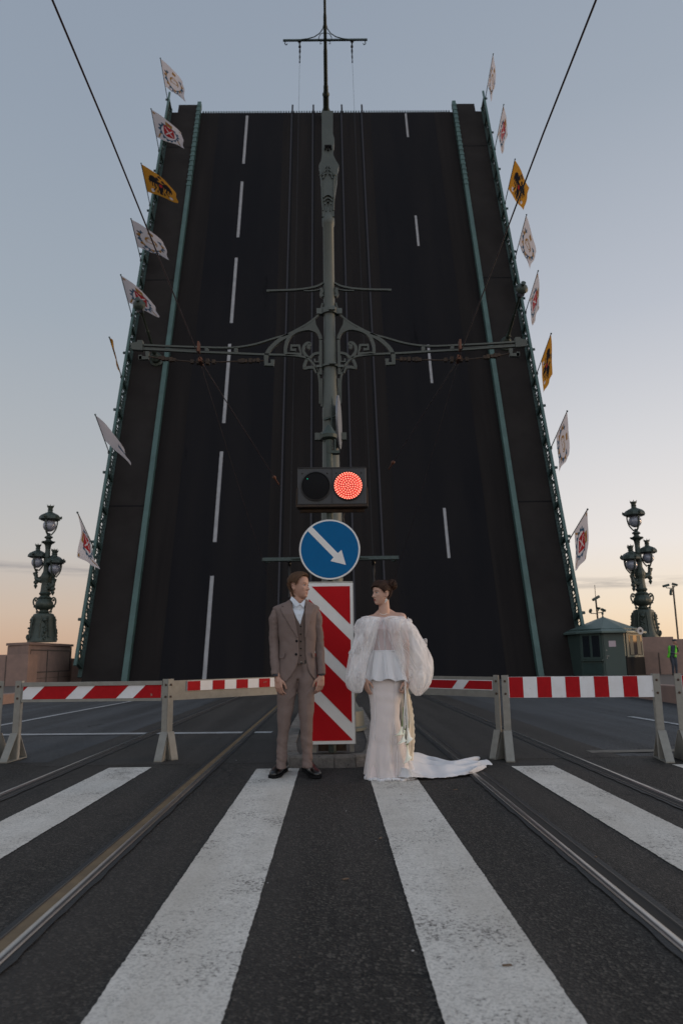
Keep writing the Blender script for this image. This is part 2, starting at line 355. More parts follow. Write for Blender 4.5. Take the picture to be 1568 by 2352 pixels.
def stripe(name, xl, xr, y0, y1, m, z=.0075, jag=.005, n=None, skew=0.0, **k):
    n = n or max(2, int((y1-y0)/.012)); b = MB()
    def fn(u, v):
        y = lerp(y0, y1, v); x = xl if u == 0 else xr
        if u in (0, 1): x += jag*.7*noise.noise(Vector((xl*9+u*50, y*5, 1)))+jag*noise.noise(Vector((xl*9+u*50, y*38, 1)))
        else: x = lerp(xl, xr, u)
        yy = y
        if v in (0, 1): yy += jag*1.5*noise.noise(Vector((x*12, y*3, 5))) + skew*(x-xl)
        return (x, yy, z)
    b.grid(9, n, fn); return tag(b.build(name, m, smooth=False), kind='structure')
stripe('crosswalk_stripe', -2.38, -1.93, -1.5, 8.2, M['paint'])
stripe('crosswalk_stripe', -.80, -.36, -1.5, 7.95, M['paint'])
stripe('crosswalk_stripe', .33, .765, -1.5, 7.9, M['paint'])
stripe('crosswalk_stripe', 1.80, 2.23, -1.5, 7.85, M['paint'])
stripe('crosswalk_stripe', -4.0, -3.56, -1.5, 8.2, M['paint'])
stripe('crosswalk_stripe', 3.42, 3.86, -1.5, 7.8, M['paint'])
def line(name, pts, w, z=.0095):
    b = MB(); p0 = Vector((*pts[0], z)); p1 = Vector((*pts[1], z)); d = (p1-p0).normalized(); s = Vector((-d.y, d.x, 0))*w/2
    b.grid(3, 30, lambda u, v: p0.lerp(p1, v)+s*(2*u-1)*(1+.12*noise.noise(Vector((v*40, u*5, 2))))); return tag(b.build(name, M['paint_thin'], smooth=False), kind='structure')
line('stop_line', [(-8.0,12.15),(-.95,11.75)], .24)
line('lane_line', [(-6.1,11.0),(-5.3,27.0)], .13)
line('lane_line', [(5.30,13.6),(5.68,9.2)], .13)
line('lane_line', [(5.0,21.2),(5.2,19.9)], .13)

# litter
b = MB()
for i in range(34):
    x = random.gauss(.0, 1.0); y = random.uniform(2.2, 9.5); s = random.uniform(.0025, .006)
    if random.random() < .15: s *= 1.8
    b.ball((x, y, .010+s*.3), (s, s*random.uniform(.6, 1.5), s*.45), n=6, k=4, m=random.choice([0, 0, 1]))
for x, y, a in ((1.02, 6.55, .2), (.28, 4.9, 1.2), (.05, 4.05, .5), (.62, 2.95, .1)): b.box((x, y, .011), (.034, .012, .003), rotz(a), 1)
tag(b.build('litter', [mat('paper_bits', (.42,.42,.42), .8), mat('dead_leaf', (.13,.085,.05), .8)]), kind='stuff')

# rails in the road
def road_rail(x, gs, mh, label):
    """gs = +1: groove on the +x side of the head"""
    ys = [-2 + i*(37.5/60) for i in range(61)]
    root = empty('tram_rail', (x, 16, 0), label=label, cat='rail', group='tram rails in the road')
    def ribbon(x0, x1, z0, z1, nm, m, jag=0):
        b = MB(); b.grid(3, 400 if jag else 61, lambda u, v: (x+gs*(lerp(x0, x1, u)+(jag*noise.noise(Vector((v*240, u*30, x)))+jag*.8*noise.noise(Vector((v*900, u*30, x+3))) if u in (0, 1) else 0)), -2+37.5*v, lerp(z0, z1, u)))
        return b.build(nm, m, root)
    ribbon(-.06, .125, .011, .011, 'sealing_strip', M['seal'], .010)
    b = MB(); prof = [(-.026,.0115),(-.024,.018),(-.016,.022),(.010,.022),(.018,.018),(.021,.0125)]
    b.grid(6, 61, lambda u, v: (x+gs*prof[int(round(u*5))][0], -2+37.5*v, prof[int(round(u*5))][1])); b.build('rail_head', M['steel'], root, ang=80)
    ribbon(.021, .080, .0125, .0125, 'flangeway', mh)
    b = MB(); prof2 = [(.080,.0115),(.082,.016),(.090,.016),(.094,.0115)]
    b.grid(4, 61, lambda u, v: (x+gs*prof2[int(round(u*3))][0], -2+37.5*v, prof2[int(round(u*3))][1])); b.build('rail_lip', M['lipm'], root, ang=80)
M['lipm'] = mat('rail_lip', (.07,.062,.055), .5, .5); M['rust2'] = mat('rusty_groove', (.19,.125,.062), .6, .2, var=(9,.6), col2=(.10,.065,.035))
road_rail(-1.28, -1, M['rust2'], 'rusty brown tram rail passing behind the man in the suit')
road_rail(-2.84, 1, M['groove'], 'dull steel tram rail under the barrier left of the suited man')
road_rail(1.33, 1, M['groove'], 'tram rail running out from under the white train of the dress')
road_rail(2.62, -1, M['groove'], 'bright steel tram rail on the far right of the road')

# kerb + raised pavement each side
def pave(name, line_pts, outx, ztop, sgn):
    b = MB(); k = len(line_pts)
    vs = []
    for i, (x, y) in enumerate(line_pts):
        z = ztop[i]; xi = x+sgn*.34
        vs += [(x, y, -.05), (x+sgn*.015, y, z-.02), (x+sgn*.03, y, z), (xi, y, z), (xi, y, z-.008), (outx, y, z-.008)]
    fs = []; ms = []
    for i in range(k-1):
        for j in range(5):
            fs.append((i*6+j, i*6+j+1, (i+1)*6+j+1, (i+1)*6+j)); ms.append(1 if j < 4 else 0)
    b.add(vs, fs, ms); return tag(b.build(name, [M['granite_d'], M['granite']], smooth=False), kind='structure')
pave('pavement', [(7.25,10),(7.5,14),(7.72,19),(8.4,25),(9.3,31),(9.75,35.9)], 40, [.46,.43,.36,.26,.16,.12], 1)
pave('pavement', [(-8.86,10),(-8.86,14),(-8.86,19),(-8.9,25),(-9.3,31),(-9.75,35.9)], -40, [.35,.33,.28,.22,.16,.12], -1)

# ================================================================== TRAFFIC ISLAND
isl = [(-.47,8.02),(-.25,7.96),(0,7.94),(.22,7.96),(.40,8.05),(.50,8.45),(.56,9.3),(.58,12),(.58,15.5),(-.66,15.5),(-.66,12),(-.62,9.3),(-.56,8.4)]
root = empty('traffic_island', (0, 9, 0), label='low stone kerbed island carrying the signs and the tram mast', cat='traffic island')
b = MB(); b.prism(isl, lambda u, v, w: (u*.9-.005 if True else u, v+.02, .08+w), .03, 0); b.build('island_fill', M['dirt'], root)
b = MB(); n = len(isl)
for i in range(n):
    p = Vector((*isl[i], 0)); q = Vector((*isl[(i+1) % n], 0)); L = (q-p).length; k = max(1, int(round(L/.5)))
    for j in range(k):
        a = p.lerp(q, j/k)+ (q-p).normalized()*.004; c = p.lerp(q, (j+1)/k) - (q-p).normalized()*.004; ctr = Vector((-.03, 10, 0))
        inn = lambda w: w + (Vector((-.03, max(8.5, min(w.y, 15)), 0))-w).normalized()*.16
        ai, ci = inn(a), inn(c); z = .118+.006*random.random(); o_ = (a-ctr).normalized()*-.012
        b.add([(*a.xy,0),(*c.xy,0),(*ci.xy,0),(*ai.xy,0),(*(a+o_).xy,z-.02),(*(c+o_).xy,z-.02),(*ci.xy,z),(*ai.xy,z),(*(a+o_*2.2).xy,z),(*(c+o_*2.2).xy,z)],
              [(0,1,5,4),(4,5,9,8),(8,9,6,7),(1,2,6,9,5),(2,3,7,6),(3,0,4,8,7),(3,2,1,0)])
b.build('kerb_stone', M['kerbst'], root, smooth=False)

# ================================================================== RAISED BRIDGE LEAF
LA = R(71.8); LD = Vector((0, math.cos(LA), math.sin(LA))); LN = Vector((0, -math.sin(LA), math.cos(LA))); L0 = Vector((0, 36, 0))
def LP(u, v, w=0.0): return L0 + Vector((u, 0, 0)) + LD*v + LN*w
LT = 44.75
def slab(b, u0, u1, v0, v1, w0, w1, m=0):
    vs = [LP(u, v, w) for w in (w0, w1) for u, v in ((u0,v0),(u1,v0),(u1,v1),(u0,v1))]
    b.add(vs, [(3,2,1,0),(4,5,6,7),(0,1,5,4),(1,2,6,5),(2,3,7,6),(3,0,4,7)], m)
leaf = empty('drawbridge_leaf', L0, label='huge raised drawbridge leaf with black roadway filling the middle', cat='drawbridge')
b = MB(); slab(b, -12.0, 12.0, -2, LT, -.6, -.05); b.build('deck', M['girder'], leaf, smooth=False)
b = MB()
for u in (-10.5,-6.3,-2.1,2.1,6.3,10.5):
    k = 12
    for s_ in (-.12, .12): pass
    vs = []
    for i in range(k+1):
        v = -2+(LT+2)*i/k; dep = lerp(3.6, 1.0, (i/k)**.8)
        vs += [LP(u-.12, v, -.6), LP(u+.12, v, -.6), LP(u+.12, v, -.6-dep), LP(u-.12, v, -.6-dep)]
    fs = [(i*4+j, i*4+(j+1) % 4, (i+1)*4+(j+1) % 4, (i+1)*4+j) for i in range(k) for j in range(4)]+[(0,1,2,3),(k*4+3,k*4+2,k*4+1,k*4)]
    b.add(vs, fs)
for v in range(0, 45, 4): slab(b, -11.8, 11.8, v, v+.2, -1.5, -.62)
b.build('girder', M['girder'], leaf, smooth=False)
b = MB()
for u0, u1 in ((-9.6,-3.35),(3.35,9.6)): slab(b, u0, u1, -1.5, LT, -.05, 0)
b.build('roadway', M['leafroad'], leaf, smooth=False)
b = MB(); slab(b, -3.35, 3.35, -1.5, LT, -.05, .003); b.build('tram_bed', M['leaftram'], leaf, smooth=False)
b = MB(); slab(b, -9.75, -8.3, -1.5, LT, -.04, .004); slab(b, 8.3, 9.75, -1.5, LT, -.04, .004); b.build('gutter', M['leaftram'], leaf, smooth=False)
for s in (-1, 1):
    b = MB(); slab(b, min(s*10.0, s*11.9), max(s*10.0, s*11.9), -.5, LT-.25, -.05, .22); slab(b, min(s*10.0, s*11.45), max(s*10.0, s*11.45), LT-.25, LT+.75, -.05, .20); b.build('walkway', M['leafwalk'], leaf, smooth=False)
    b = MB(); slab(b, min(s*9.72, s*9.99), max(s*9.72, s*9.99), -.5, LT+.95, -.05, .34)
    for i in range(18): slab(b, s*9.855-.16, s*9.855+.16, LT-9+i*.55, LT-8.8+i*.55, -.02, .37)
    b.build('kerb_beam', M['teal'], leaf, smooth=False)
b = MB()
for i in range(96):
    u = -9.6+i*.2
    slab(b, u, u+.1, LT, LT+.22, -.1, .01)
b.build('comb_joint', M['girder'], leaf, smooth=False)
for u in (-2.72,-1.10,1.10,2.66):
    b = MB(); slab(b, u-.045, u+.045, -1.5, LT+.05, -.02, .03); slab(b, u-.02, u+.11, LT-.1, LT+.95, -.02, .06); b.build('tram_rail', M['leafrail'], leaf, smooth=False)
    b = MB(); slab(b, u+.07 if u < 0 else u-.17, u+.17 if u < 0 else u-.07, -1.5, LT, -.01, .007); b.build('rail_joint', M['blackm'], leaf, smooth=False)
for v0, v1 in ((.0,5.58),(7.53,13.25),(15.22,21.23),(22.96,28.8),(30.78,36.6),(38.61,44.4)):
    b = MB(); slab(b, -6.24, -6.05, v0, v1, -.02, .008); b.build('lane_marking', M['leafline'], leaf, smooth=False)
for v0, v1 in ((6.43,9.43),(18.02,21.03),(29.82,32.87),(41.65,44.6)):
    b = MB(); slab(b, 6.0, 6.15, v0, v1, -.02, .008); b.build('lane_marking', M['leafline'], leaf, smooth=False)

for s in (-1, 1):
    for v in (9.6, 26.5, 40.2): b = MB(); slab(b, min(s*10.05, s*11.9), max(s*10.05, s*11.9), v, v+.09, .2, .226); b.build('walkway_joint', M['blackm'], leaf, smooth=False)
# lattice railings on the leaf
def railing(s, label):
    u = s*12.0; rt = empty('bridge_railing', LP(u, 0, 0), label=label, cat='railing', group='teal railings along the leaf')
    b = MB(); slab(b, u-.07, u+.07, .6, LT+.9, 1.04, 1.14); b.build('handrail', M['teal'], rt, smooth=False)
    b = MB(); slab(b, u-.10, u+.10, .3, LT+.2, .14, .26); b.build('bottom_rail', M['teal_d'], rt, smooth=False)
    bays = 21; L = (LT-.8)/bays
    for i in range(bays+1):
        v = .8+i*L; b = MB(); slab(b, u-.09, u+.09, v-.09, v+.09, .2, 1.05)
        if i % 2: slab(b, u+s*.05, u+s*.22, v-.06, v+.06, 1.02, 1.12)
        b.build('post', M['teal_d'], rt, smooth=False)
    for i in range(bays):
        v0 = .8+i*L+.1; v1 = .8+(i+1)*L-.1; b = MB()
        def P(vv, ww, o=0.0): return LP(u+o, vv, ww)
        for w in (.42, .88): b.tube([P(v0, w), P(v1, w)], .028, 5)
        k = 9
        for j in range(k+1):
            v = lerp(v0, v1, j/k); b.tube([P(v, .24), P(v, 1.06)], .022, 5)
        for j in range(4):
            c = lerp(v0, v1, (j+.5)/4); r_ = .19
            b.tube([P(c+r_*math.cos(a*math.pi/5), .65+r_*math.sin(a*math.pi/5)) for a in range(11)], .024, 5)
        b.tube([P(v0, .24), P((v0+v1)/2, .95), P(v1, .24)], .045, 5)
        b.build('lattice_panel', M['teal_d'], rt, smooth=False)
railing(-1, 'teal lattice railing on the edge of the leaf above the left granite wall')
railing(1, 'teal lattice railing on the edge of the leaf above the green booth')

# ---- flags
FC = {'white': mat('flag_white', (.60,.59,.64), .8, spec=.1), 'gold': mat('flag_gold', (.30,.17,.05), .8, spec=.1), 'blue': mat('flag_blue', (.045,.10,.17), .8, spec=.1),
      'redf': mat('flag_red', (.36,.03,.035), .8, spec=.1), 'yel': mat('flag_yellow', (.48,.235,.035), .8, spec=.1), 'blk': mat('flag_black', (.02,.02,.025), .8, spec=.1)}
for q in FC.values():      # thin cloth lets some of the sky behind it through
    t = q.node_tree; b_ = t.nodes['Principled BSDF']; o_ = t.nodes['Material Output']; tr = t.nodes.new('ShaderNodeBsdfTranslucent'); tr.inputs[0].default_value = b_.inputs['Base Color'].default_value
    ms = t.nodes.new('ShaderNodeMixShader'); ms.inputs[0].default_value = .42; t.links.new(b_.outputs[0], ms.inputs[1]); t.links.new(tr.outputs[0], ms.inputs[2]); t.links.new(ms.outputs[0], o_.inputs[0])
FM = [FC[k] for k in ('white','gold','blue','redf','yel','blk')]
def d_shield(s, t):
    x = s-.5; y = t-.54
    if abs(x) < .15 and -.20 < y < .17 - max(0, abs(x)-.08)*.6:
        if abs(abs(x)*1.15-abs(y+.01)) < .022 and abs(x) < .11: return 0
        return 3
    if abs(x) < .10 and -.36 < y < -.23: return 1 if abs(x) > .03 or y > -.3 else 3
    r = math.hypot(x/1.0, (y-.02)/1.12); a = math.atan2(y-.02, x)
    if .215 < r < .275+.03*math.cos(a*14) and y > -.22: return 2
    if abs(abs(x)-.27-(y-.2)*.5) < .02 and .1 < y < .34: return 1
    if math.hypot(abs(x)-.36, y+.38) < .03: return 1
    return 0
def d_wreath(s, t):
    x = s-.5; y = t-.52; r = math.hypot(x, y*1.05); a = math.atan2(y, x)
    if .27 < r < .345+.03*math.sin(a*18) and not (-2.4 < a < -.75): return 2 if math.sin(a*7) > -.25 else 1
    if abs(r-.15) < .014 and y < .1: return 1
    if abs(math.hypot(abs(x)-.05, y+.02)-.07) < .013: return 1
    if abs(x) < .07 and -.34 < y < -.25: return 1
    if y > .27 and abs(y-.36-abs(x)*.0-.03*math.sin(x*30)) < .022 and abs(x) < .28: return 2
    return 0
def d_eagle(s, t):
    x = abs(s-.5); y = t-.5
    if math.hypot(x/.8, y) < .055: return 3
    if x < .075 and -.12 < y < .20: return 5
    if math.hypot((x-.18)/.115, (y+.05)/.19) < 1 and not (y > .0 and math.sin(x*110) > .2): return 5
    if math.hypot((x-.07)/.04, (y+.20)/.06) < 1: return 5
    if math.hypot(x/.05, (y+.32)/.045) < 1: return 5
    if math.hypot(x/.12, (y-.26)/.08) < 1 and math.sin(x*90) > -.4: return 5
    if abs(x-.14-(y-.15)*.5) < .02 and .12 < y < .28: return 5
    if math.hypot((x-.23)/.05, (y-.28)/.055) < 1: return 0
    return 4
DL_PLAIN = ('plain white flag blown nearly edge on', lambda p, q: 2 if (p > .62 and abs(q-.5) < .06) else 0)
FV = [44.6,38.5,32.65,27.35,22.55,17.75,12.5,6.75]
DES = ['w','s','e','w','s','e','w','s']
DL = {'w': ('white flag with a blue laurel wreath', d_wreath), 's': ('white flag with a red shield in blue', d_shield), 'e': ('yellow flag with a black double eagle', d_eagle)}
LFL = [((383,203.7),(425.2,232.3),(421.8,192)), ((362.4,321),(422.3,340.7),(418.9,309.7)), ((341.5,445),(409,465.9),(401,438)), ((318.6,574),(387.4,596.3),(378,560)),
       ((299.4,695),(365.9,729.6),(352,698)), ((269,838),(273,856),(259,796)), ((247,1013.9),(302.1,1069.1),(279.7,1026)), ((210,1236),(225.8,1307.8),(180.5,1279.6))]
RFL = [((1122.5,190),(1127.4,232),(1138.3,186)), ((1144,312),(1152.6,355.4),(1165.2,305)), ((1169,437),(1201,485.7),(1213.4,432.7)), ((1191,561.6),(1216.2,616.6),(1230,581.6)),
       ((1214.8,686.2),(1221.1,751.2),(1237,706)), ((1238.4,836.2),(1246.6,902.9),(1266,860.8)), ((1273.1,1005.7),(1283.5,1082.8),(1305.3,1046)), ((1312.2,1227),(1321.7,1311.9),(1347.2,1284))]
ordn = ['topmost','second from the top','third from the top','fourth from the top','fifth from the top','sixth from the top','seventh from the top','lowest']
for s, FL, off, hh in ((-1, LFL, .39, 2.88), (1, RFL, .0, 3.32)):
    for i, v in enumerate(FV):
        foot = LP(s*12.05, v, 1.12); tip = LP(s*12.04, v+off, 1.12+hh)
        nm, fn_ = DL[DES[i]]
        if s < 0 and i == 6: nm, fn_ = DL_PLAIN
        rt = empty('flag', foot, label='%s, %s on the %s railing' % (nm, ordn[i], 'left' if s < 0 else 'right'), cat='flag', group='flags on the bridge railings')
        b = MB(); b.tube([foot, tip], .028, 8); b.ball(tip, .05, n=8, k=6); b.box(foot, (.12,.12,.14)); b.build('flagpole', M['teal_d'], rt)
        HT = foot.lerp(tip, .985); HB = foot.lerp(tip, .34)
        fb = atY(*FL[i][1], HB.y-.55); ft = atY(*FL[i][2], HT.y+.1-.25)
        b = MB(); ph = random.random()*6
        def cloth(p, q):
            top = HT.lerp(ft, p); bot = HB.lerp(fb, p); P = top.lerp(bot, q)
            P += Vector((0, 1, .15))*(.16*math.sin(p*7+ph+q*1.5)*p) + Vector((.5,.5,0))*(.07*math.sin(q*9+ph+p*6)*p+.05*noise.noise(Vector((p*4+ph, q*4, ph)))*p)
            sag = 4*p*(1-p)*(1-q)*.20; P += Vector((.5, 0, .45))*sag*(1 if s < 0 else .5)
            return P
        b.grid(61, 45, cloth, m=lambda p, q: fn_((p-.5)/1.22+.5, (q-.5)/1.22+.5)); b.build('flag_cloth', FM, rt, fix=False, ang=180)

# ---- masts with crossarm on the leaf (perpendicular to the deck)
def leafmast(v, label):
    rt = empty('leaf_mast', LP(-.07, v, 0), label=label, cat='mast')
    X = Vector((1,0,0)); o = LP(-.07, v, 0)
    b = MB(); b.lathe([(.40,0),(.40,.25),(.36,.5),(.26,.75),(.22,.85),(.22,1.75),(.26,1.8),(.27,1.9),(.22,2.0),(.18,2.1),(.18,2.5),(.15,2.6),(.14,5.0),(.12,5.2),(.115,7.3),(.09,7.5),(.085,9.6)], o, 16, X=X, Y=LD, Z=LN); b.build('pole', M['iron_d'], rt)
    b = MB(); w = 5.75
    b.beam(LP(-3.02, v, w-.02), LP(2.88, v, w+.02), .10, .16, up=LD)
    for s in (-1, 1):
        b.tube([LP(-.07+s*x, v, w+y) for x, y in ((.08,1.05),(.16,.75),(.38,.45),(.75,.22),(1.2,.10),(1.7,.04))], .035, 6)
        b.tube([LP(-.07+s*(.12+.33*math.sin(a)), v, w+.05+.42*math.cos(a)) for a in [k*math.pi/14 for k in range(8)]], .025, 6)
        b.tube([LP(-.07+s*x, v, w+y) for x, y in ((.1,-.05),(.34,-.1),(.36,-.26),(.24,-.24))], .025, 6)
        b.tube([LP(-.07+s*x, v, w+y) for x, y in ((2.80,-.05),(2.83,-.26),(2.74,-.32),(2.66,-.24))], .035, 6)
    b.build('crossarm', M['iron_d'], rt)
    for s in (-1, 1):
        b = MB(); x = s*1.84-.03
        b.lathe([(.12,0),(.13,-.12),(.05,-.2),(.05,-.35),(.09,-.4),(.09,-.5),(.03,-.55)], LP(x, v, w), 8, X=X, Y=LD, Z=LN)
        b.tube([LP(x, v-k*.3, w-.6-.02*k) for k in range(6)], [.05,.07,.03,.06,.03,.05], 6); b.build('insulator', M['black'], rt)
    return w
leafmast(44.0, 'tall dark mast with crossarm rising above the top of the leaf')
leafmast(3.7, 'dim crossarm mast low on the leaf behind the blue arrow sign')
for s in (-1, 1):
    x = s*1.84-.03; b = MB(); b.tube([LP(x, 42.5, 5.1), LP(x*1.0, 20, 4.9), LP(x, 4.2, 5.1)], .009, 5, fy=1)
    tag(b.build('contact_wire', M['black'], loc=LP(x, 23, 5)), 'thin contact wire hanging from the %s end of the topmost crossarm' % ('left' if s < 0 else 'right'), 'wire', 'wires along the leaf')

# ---- lamps on the leaf
for s, u, v, lab in ((-1, -10.4, 19.7, 'globe lamp post on the left walkway of the leaf'), (1, 10.75, 20.7, 'globe lamp post on the right walkway of the leaf')):
    o = LP(u, v, .2); rt = empty('street_lamp', o, label=lab, cat='street lamp', group='globe lamps standing on the leaf')
    k = dict(X=(1,0,0), Y=LD, Z=LN)
    b = MB(); b.lathe([(.42,0),(.42,.1),(.30,.2),(.36,.4),(.25,.6),(.13,.75),(.15,.95),(.09,1.05),(.08,2.5),(.11,2.6),(.07,2.7),(.06,3.9),(.12,4.0),(.15,4.1),(.08,4.15)], o, 12, **k); b.build('post', M['iron_d'], rt)
    b = MB(); b.ball(o+LN*4.4, .25); b.build('lamp_globe', M['globe'], rt)
    b = MB(); b.lathe([(.18,4.55),(.36,4.62),(.30,4.78),(.20,4.86),(.10,4.92),(.09,5.0),(.14,5.1),(.04,5.12)], o, 14, **k)
    for a in range(4):
        c, d = math.cos(a*math.pi/2+.6), math.sin(a*math.pi/2+.6); b.tube([o+LN*w+(Vector((1,0,0))*c+LD*d)*r for w, r in ((4.1,.1),(4.25,.24),(4.4,.27),(4.6,.24))], .022, 5)
    b.build('lamp_hood', M['iron_d'], rt)
#PART2
# ================================================================== TRAM MAST ON THE ISLAND
CY = 10.8
def flat(b, pts, w, th, y=CY, m=0, sx=1):
    """flat iron bar along a 2-D path (x, z)"""
    P = [Vector((p[0]*sx, p[1])) for p in pts]; k = len(P); ws = list(w) if hasattr(w, '__len__') else [w]*k; vs = []
    if len(ws) != k: ws = [interp(i/(k-1), [j/(len(ws)-1) for j in range(len(ws))], ws) for i in range(k)]
    for i, p in enumerate(P):
        t = (P[min(i+1, k-1)]-P[max(i-1, 0)]).normalized(); nn = Vector((-t.y, t.x))*ws[i]/2
        for q, yy in ((p+nn, y-th/2), (p-nn, y-th/2), (p-nn, y+th/2), (p+nn, y+th/2)): vs.append((q.x, yy, q.y))
    fs = [(i*4+j, i*4+(j+1) % 4, (i+1)*4+(j+1) % 4, (i+1)*4+j) for i in range(k-1) for j in range(4)]+[(3,2,1,0), tuple((k-1)*4+j for j in range(4))]
    b.add(vs, fs, m)
def smooth(pts, n=6):
    P = [Vector(p) for p in pts]; out = []
    for i in range(len(P)-1):
        p0 = P[max(i-1,0)]; p1 = P[i]; p2 = P[i+1]; p3 = P[min(i+2,len(P)-1)]
        for j in range(n):
            t = j/n; out.append(.5*((2*p1)+(p2-p0)*t+(2*p0-5*p1+4*p2-p3)*t*t+(3*p1-p0-3*p2+p3)*t**3))
    return out+[P[-1]]
def C5(x, y): q = atY(581.9+.2148*x, 612.5+.2148*y, CY); return (q.x, q.z)
def C7(x, y): q = atY(245+.3515*x, 704.4+.3515*y, CY); return (q.x, q.z)
mast = empty('tram_mast', (0, CY, .13), label='tall grey green tram mast with ornate scrolled bracket arms', cat='mast')
b = MB(); b.lathe([(.46,.12),(.46,.16),(.43,.18),(.42,.38),(.36,.42),(.30,.52),(.33,.58),(.36,.66),(.30,.74),(.22,.80),(.24,.86),(.18,.95)], (0,CY,0), 28); b.build('base', M['iron'], mast)
b = MB(); b.lathe([(.165,.9),(.155,2.6),(.15,3.75),(.135,3.86),(.13,3.9),(.125,4.45),(.118,4.7),(.125,4.75),(.118,5.0),(.105,5.25),(.10,5.9),(.096,6.0),(.09,6.05),(.086,7.96),(.10,7.98),(.10,8.10),(.085,8.14),(.08,8.25)], (0,CY,0), 28); b.build('shaft', M['iron'], mast)
def TP(x, y): q = atY(612.5+.2083*x, .2083*y, CY); return (q.x, q.z)
prof = [(610,2415),(608,2180),(592,2000),(588,1890),(575,1850),(600,1800),(608,1740),(606,1255),(730,1255),(728,1500),(745,1560),(742,1620),(732,1640),(734,1740),(762,1800),(795,1850),(780,1900),(776,2000),(758,2120),(744,2200),(744,2415)]
b = MB(); b.prism([TP(*p) for p in prof], lambda u, v, w: (u, CY-.07+w, v), .14); b.build('crest', M['ironc'], mast, smooth=False)
for s in (1, -1):
    b = MB()
    for k in range(3): flat(b, smooth([(s*x+.0, z) for x, z in ((.075, 8.86-k*.045),(.055, 8.93-k*.045),(.02, 9.0-k*.07))]), .018, .03, CY-.085)
    b.tube([(s*.105, CY-.06, 8.86), (s*.115, CY-.08, 8.80), (s*.10, CY-.08, 8.72), (s*.095, CY-.07, 8.4), (s*.085, CY-.07, 8.2)], .014, 6)
    b.ball((s*.112, CY-.07, 8.84), .028, n=10, k=8); b.build('scroll', M['ironc'], mast)
b = MB()
for k in range(3): flat(b, smooth([(x*(.075-.012*k), 8.42-.06*k+.05*(1-x*x)) for x in (-1,-.6,0,.6,1)]), .016, .03, CY-.085)
flat(b, smooth([(-.032, 8.18),(-.032,8.3),(0,8.36),(.032,8.3),(.032,8.18)]), .012, .03, CY-.085); b.build('shell_relief', M['ironc'], mast)
b = MB(); b.box((.01, CY-.08, 9.36), (.11,.05,.03)); b.box((-.035, CY-.08, 9.33), (.02,.05,.06)); b.box((.012, CY-.08, 9.32), (.02,.05,.08)); b.box((.06, CY-.08, 9.33), (.02,.05,.05)); b.build('fringe_relief', M['blackm'], mast)
for zc_, r, h in ((6.47,.125,.09),(5.55,.135,.035),(4.42,.165,.11)):
    b = MB(); b.lathe([(r-.02,-h/2),(r,-h/2),(r,h/2),(r-.02,h/2)], (0,CY,zc_), 24)
    b.box((.04,CY-r-.01,zc_), (.10,.05,h*.7)); b.box((-r-.03,CY,zc_), (.09,.09,h)); b.box((r+.03,CY,zc_), (.09,.09,h)); b.build('collar', M['iron'], mast)
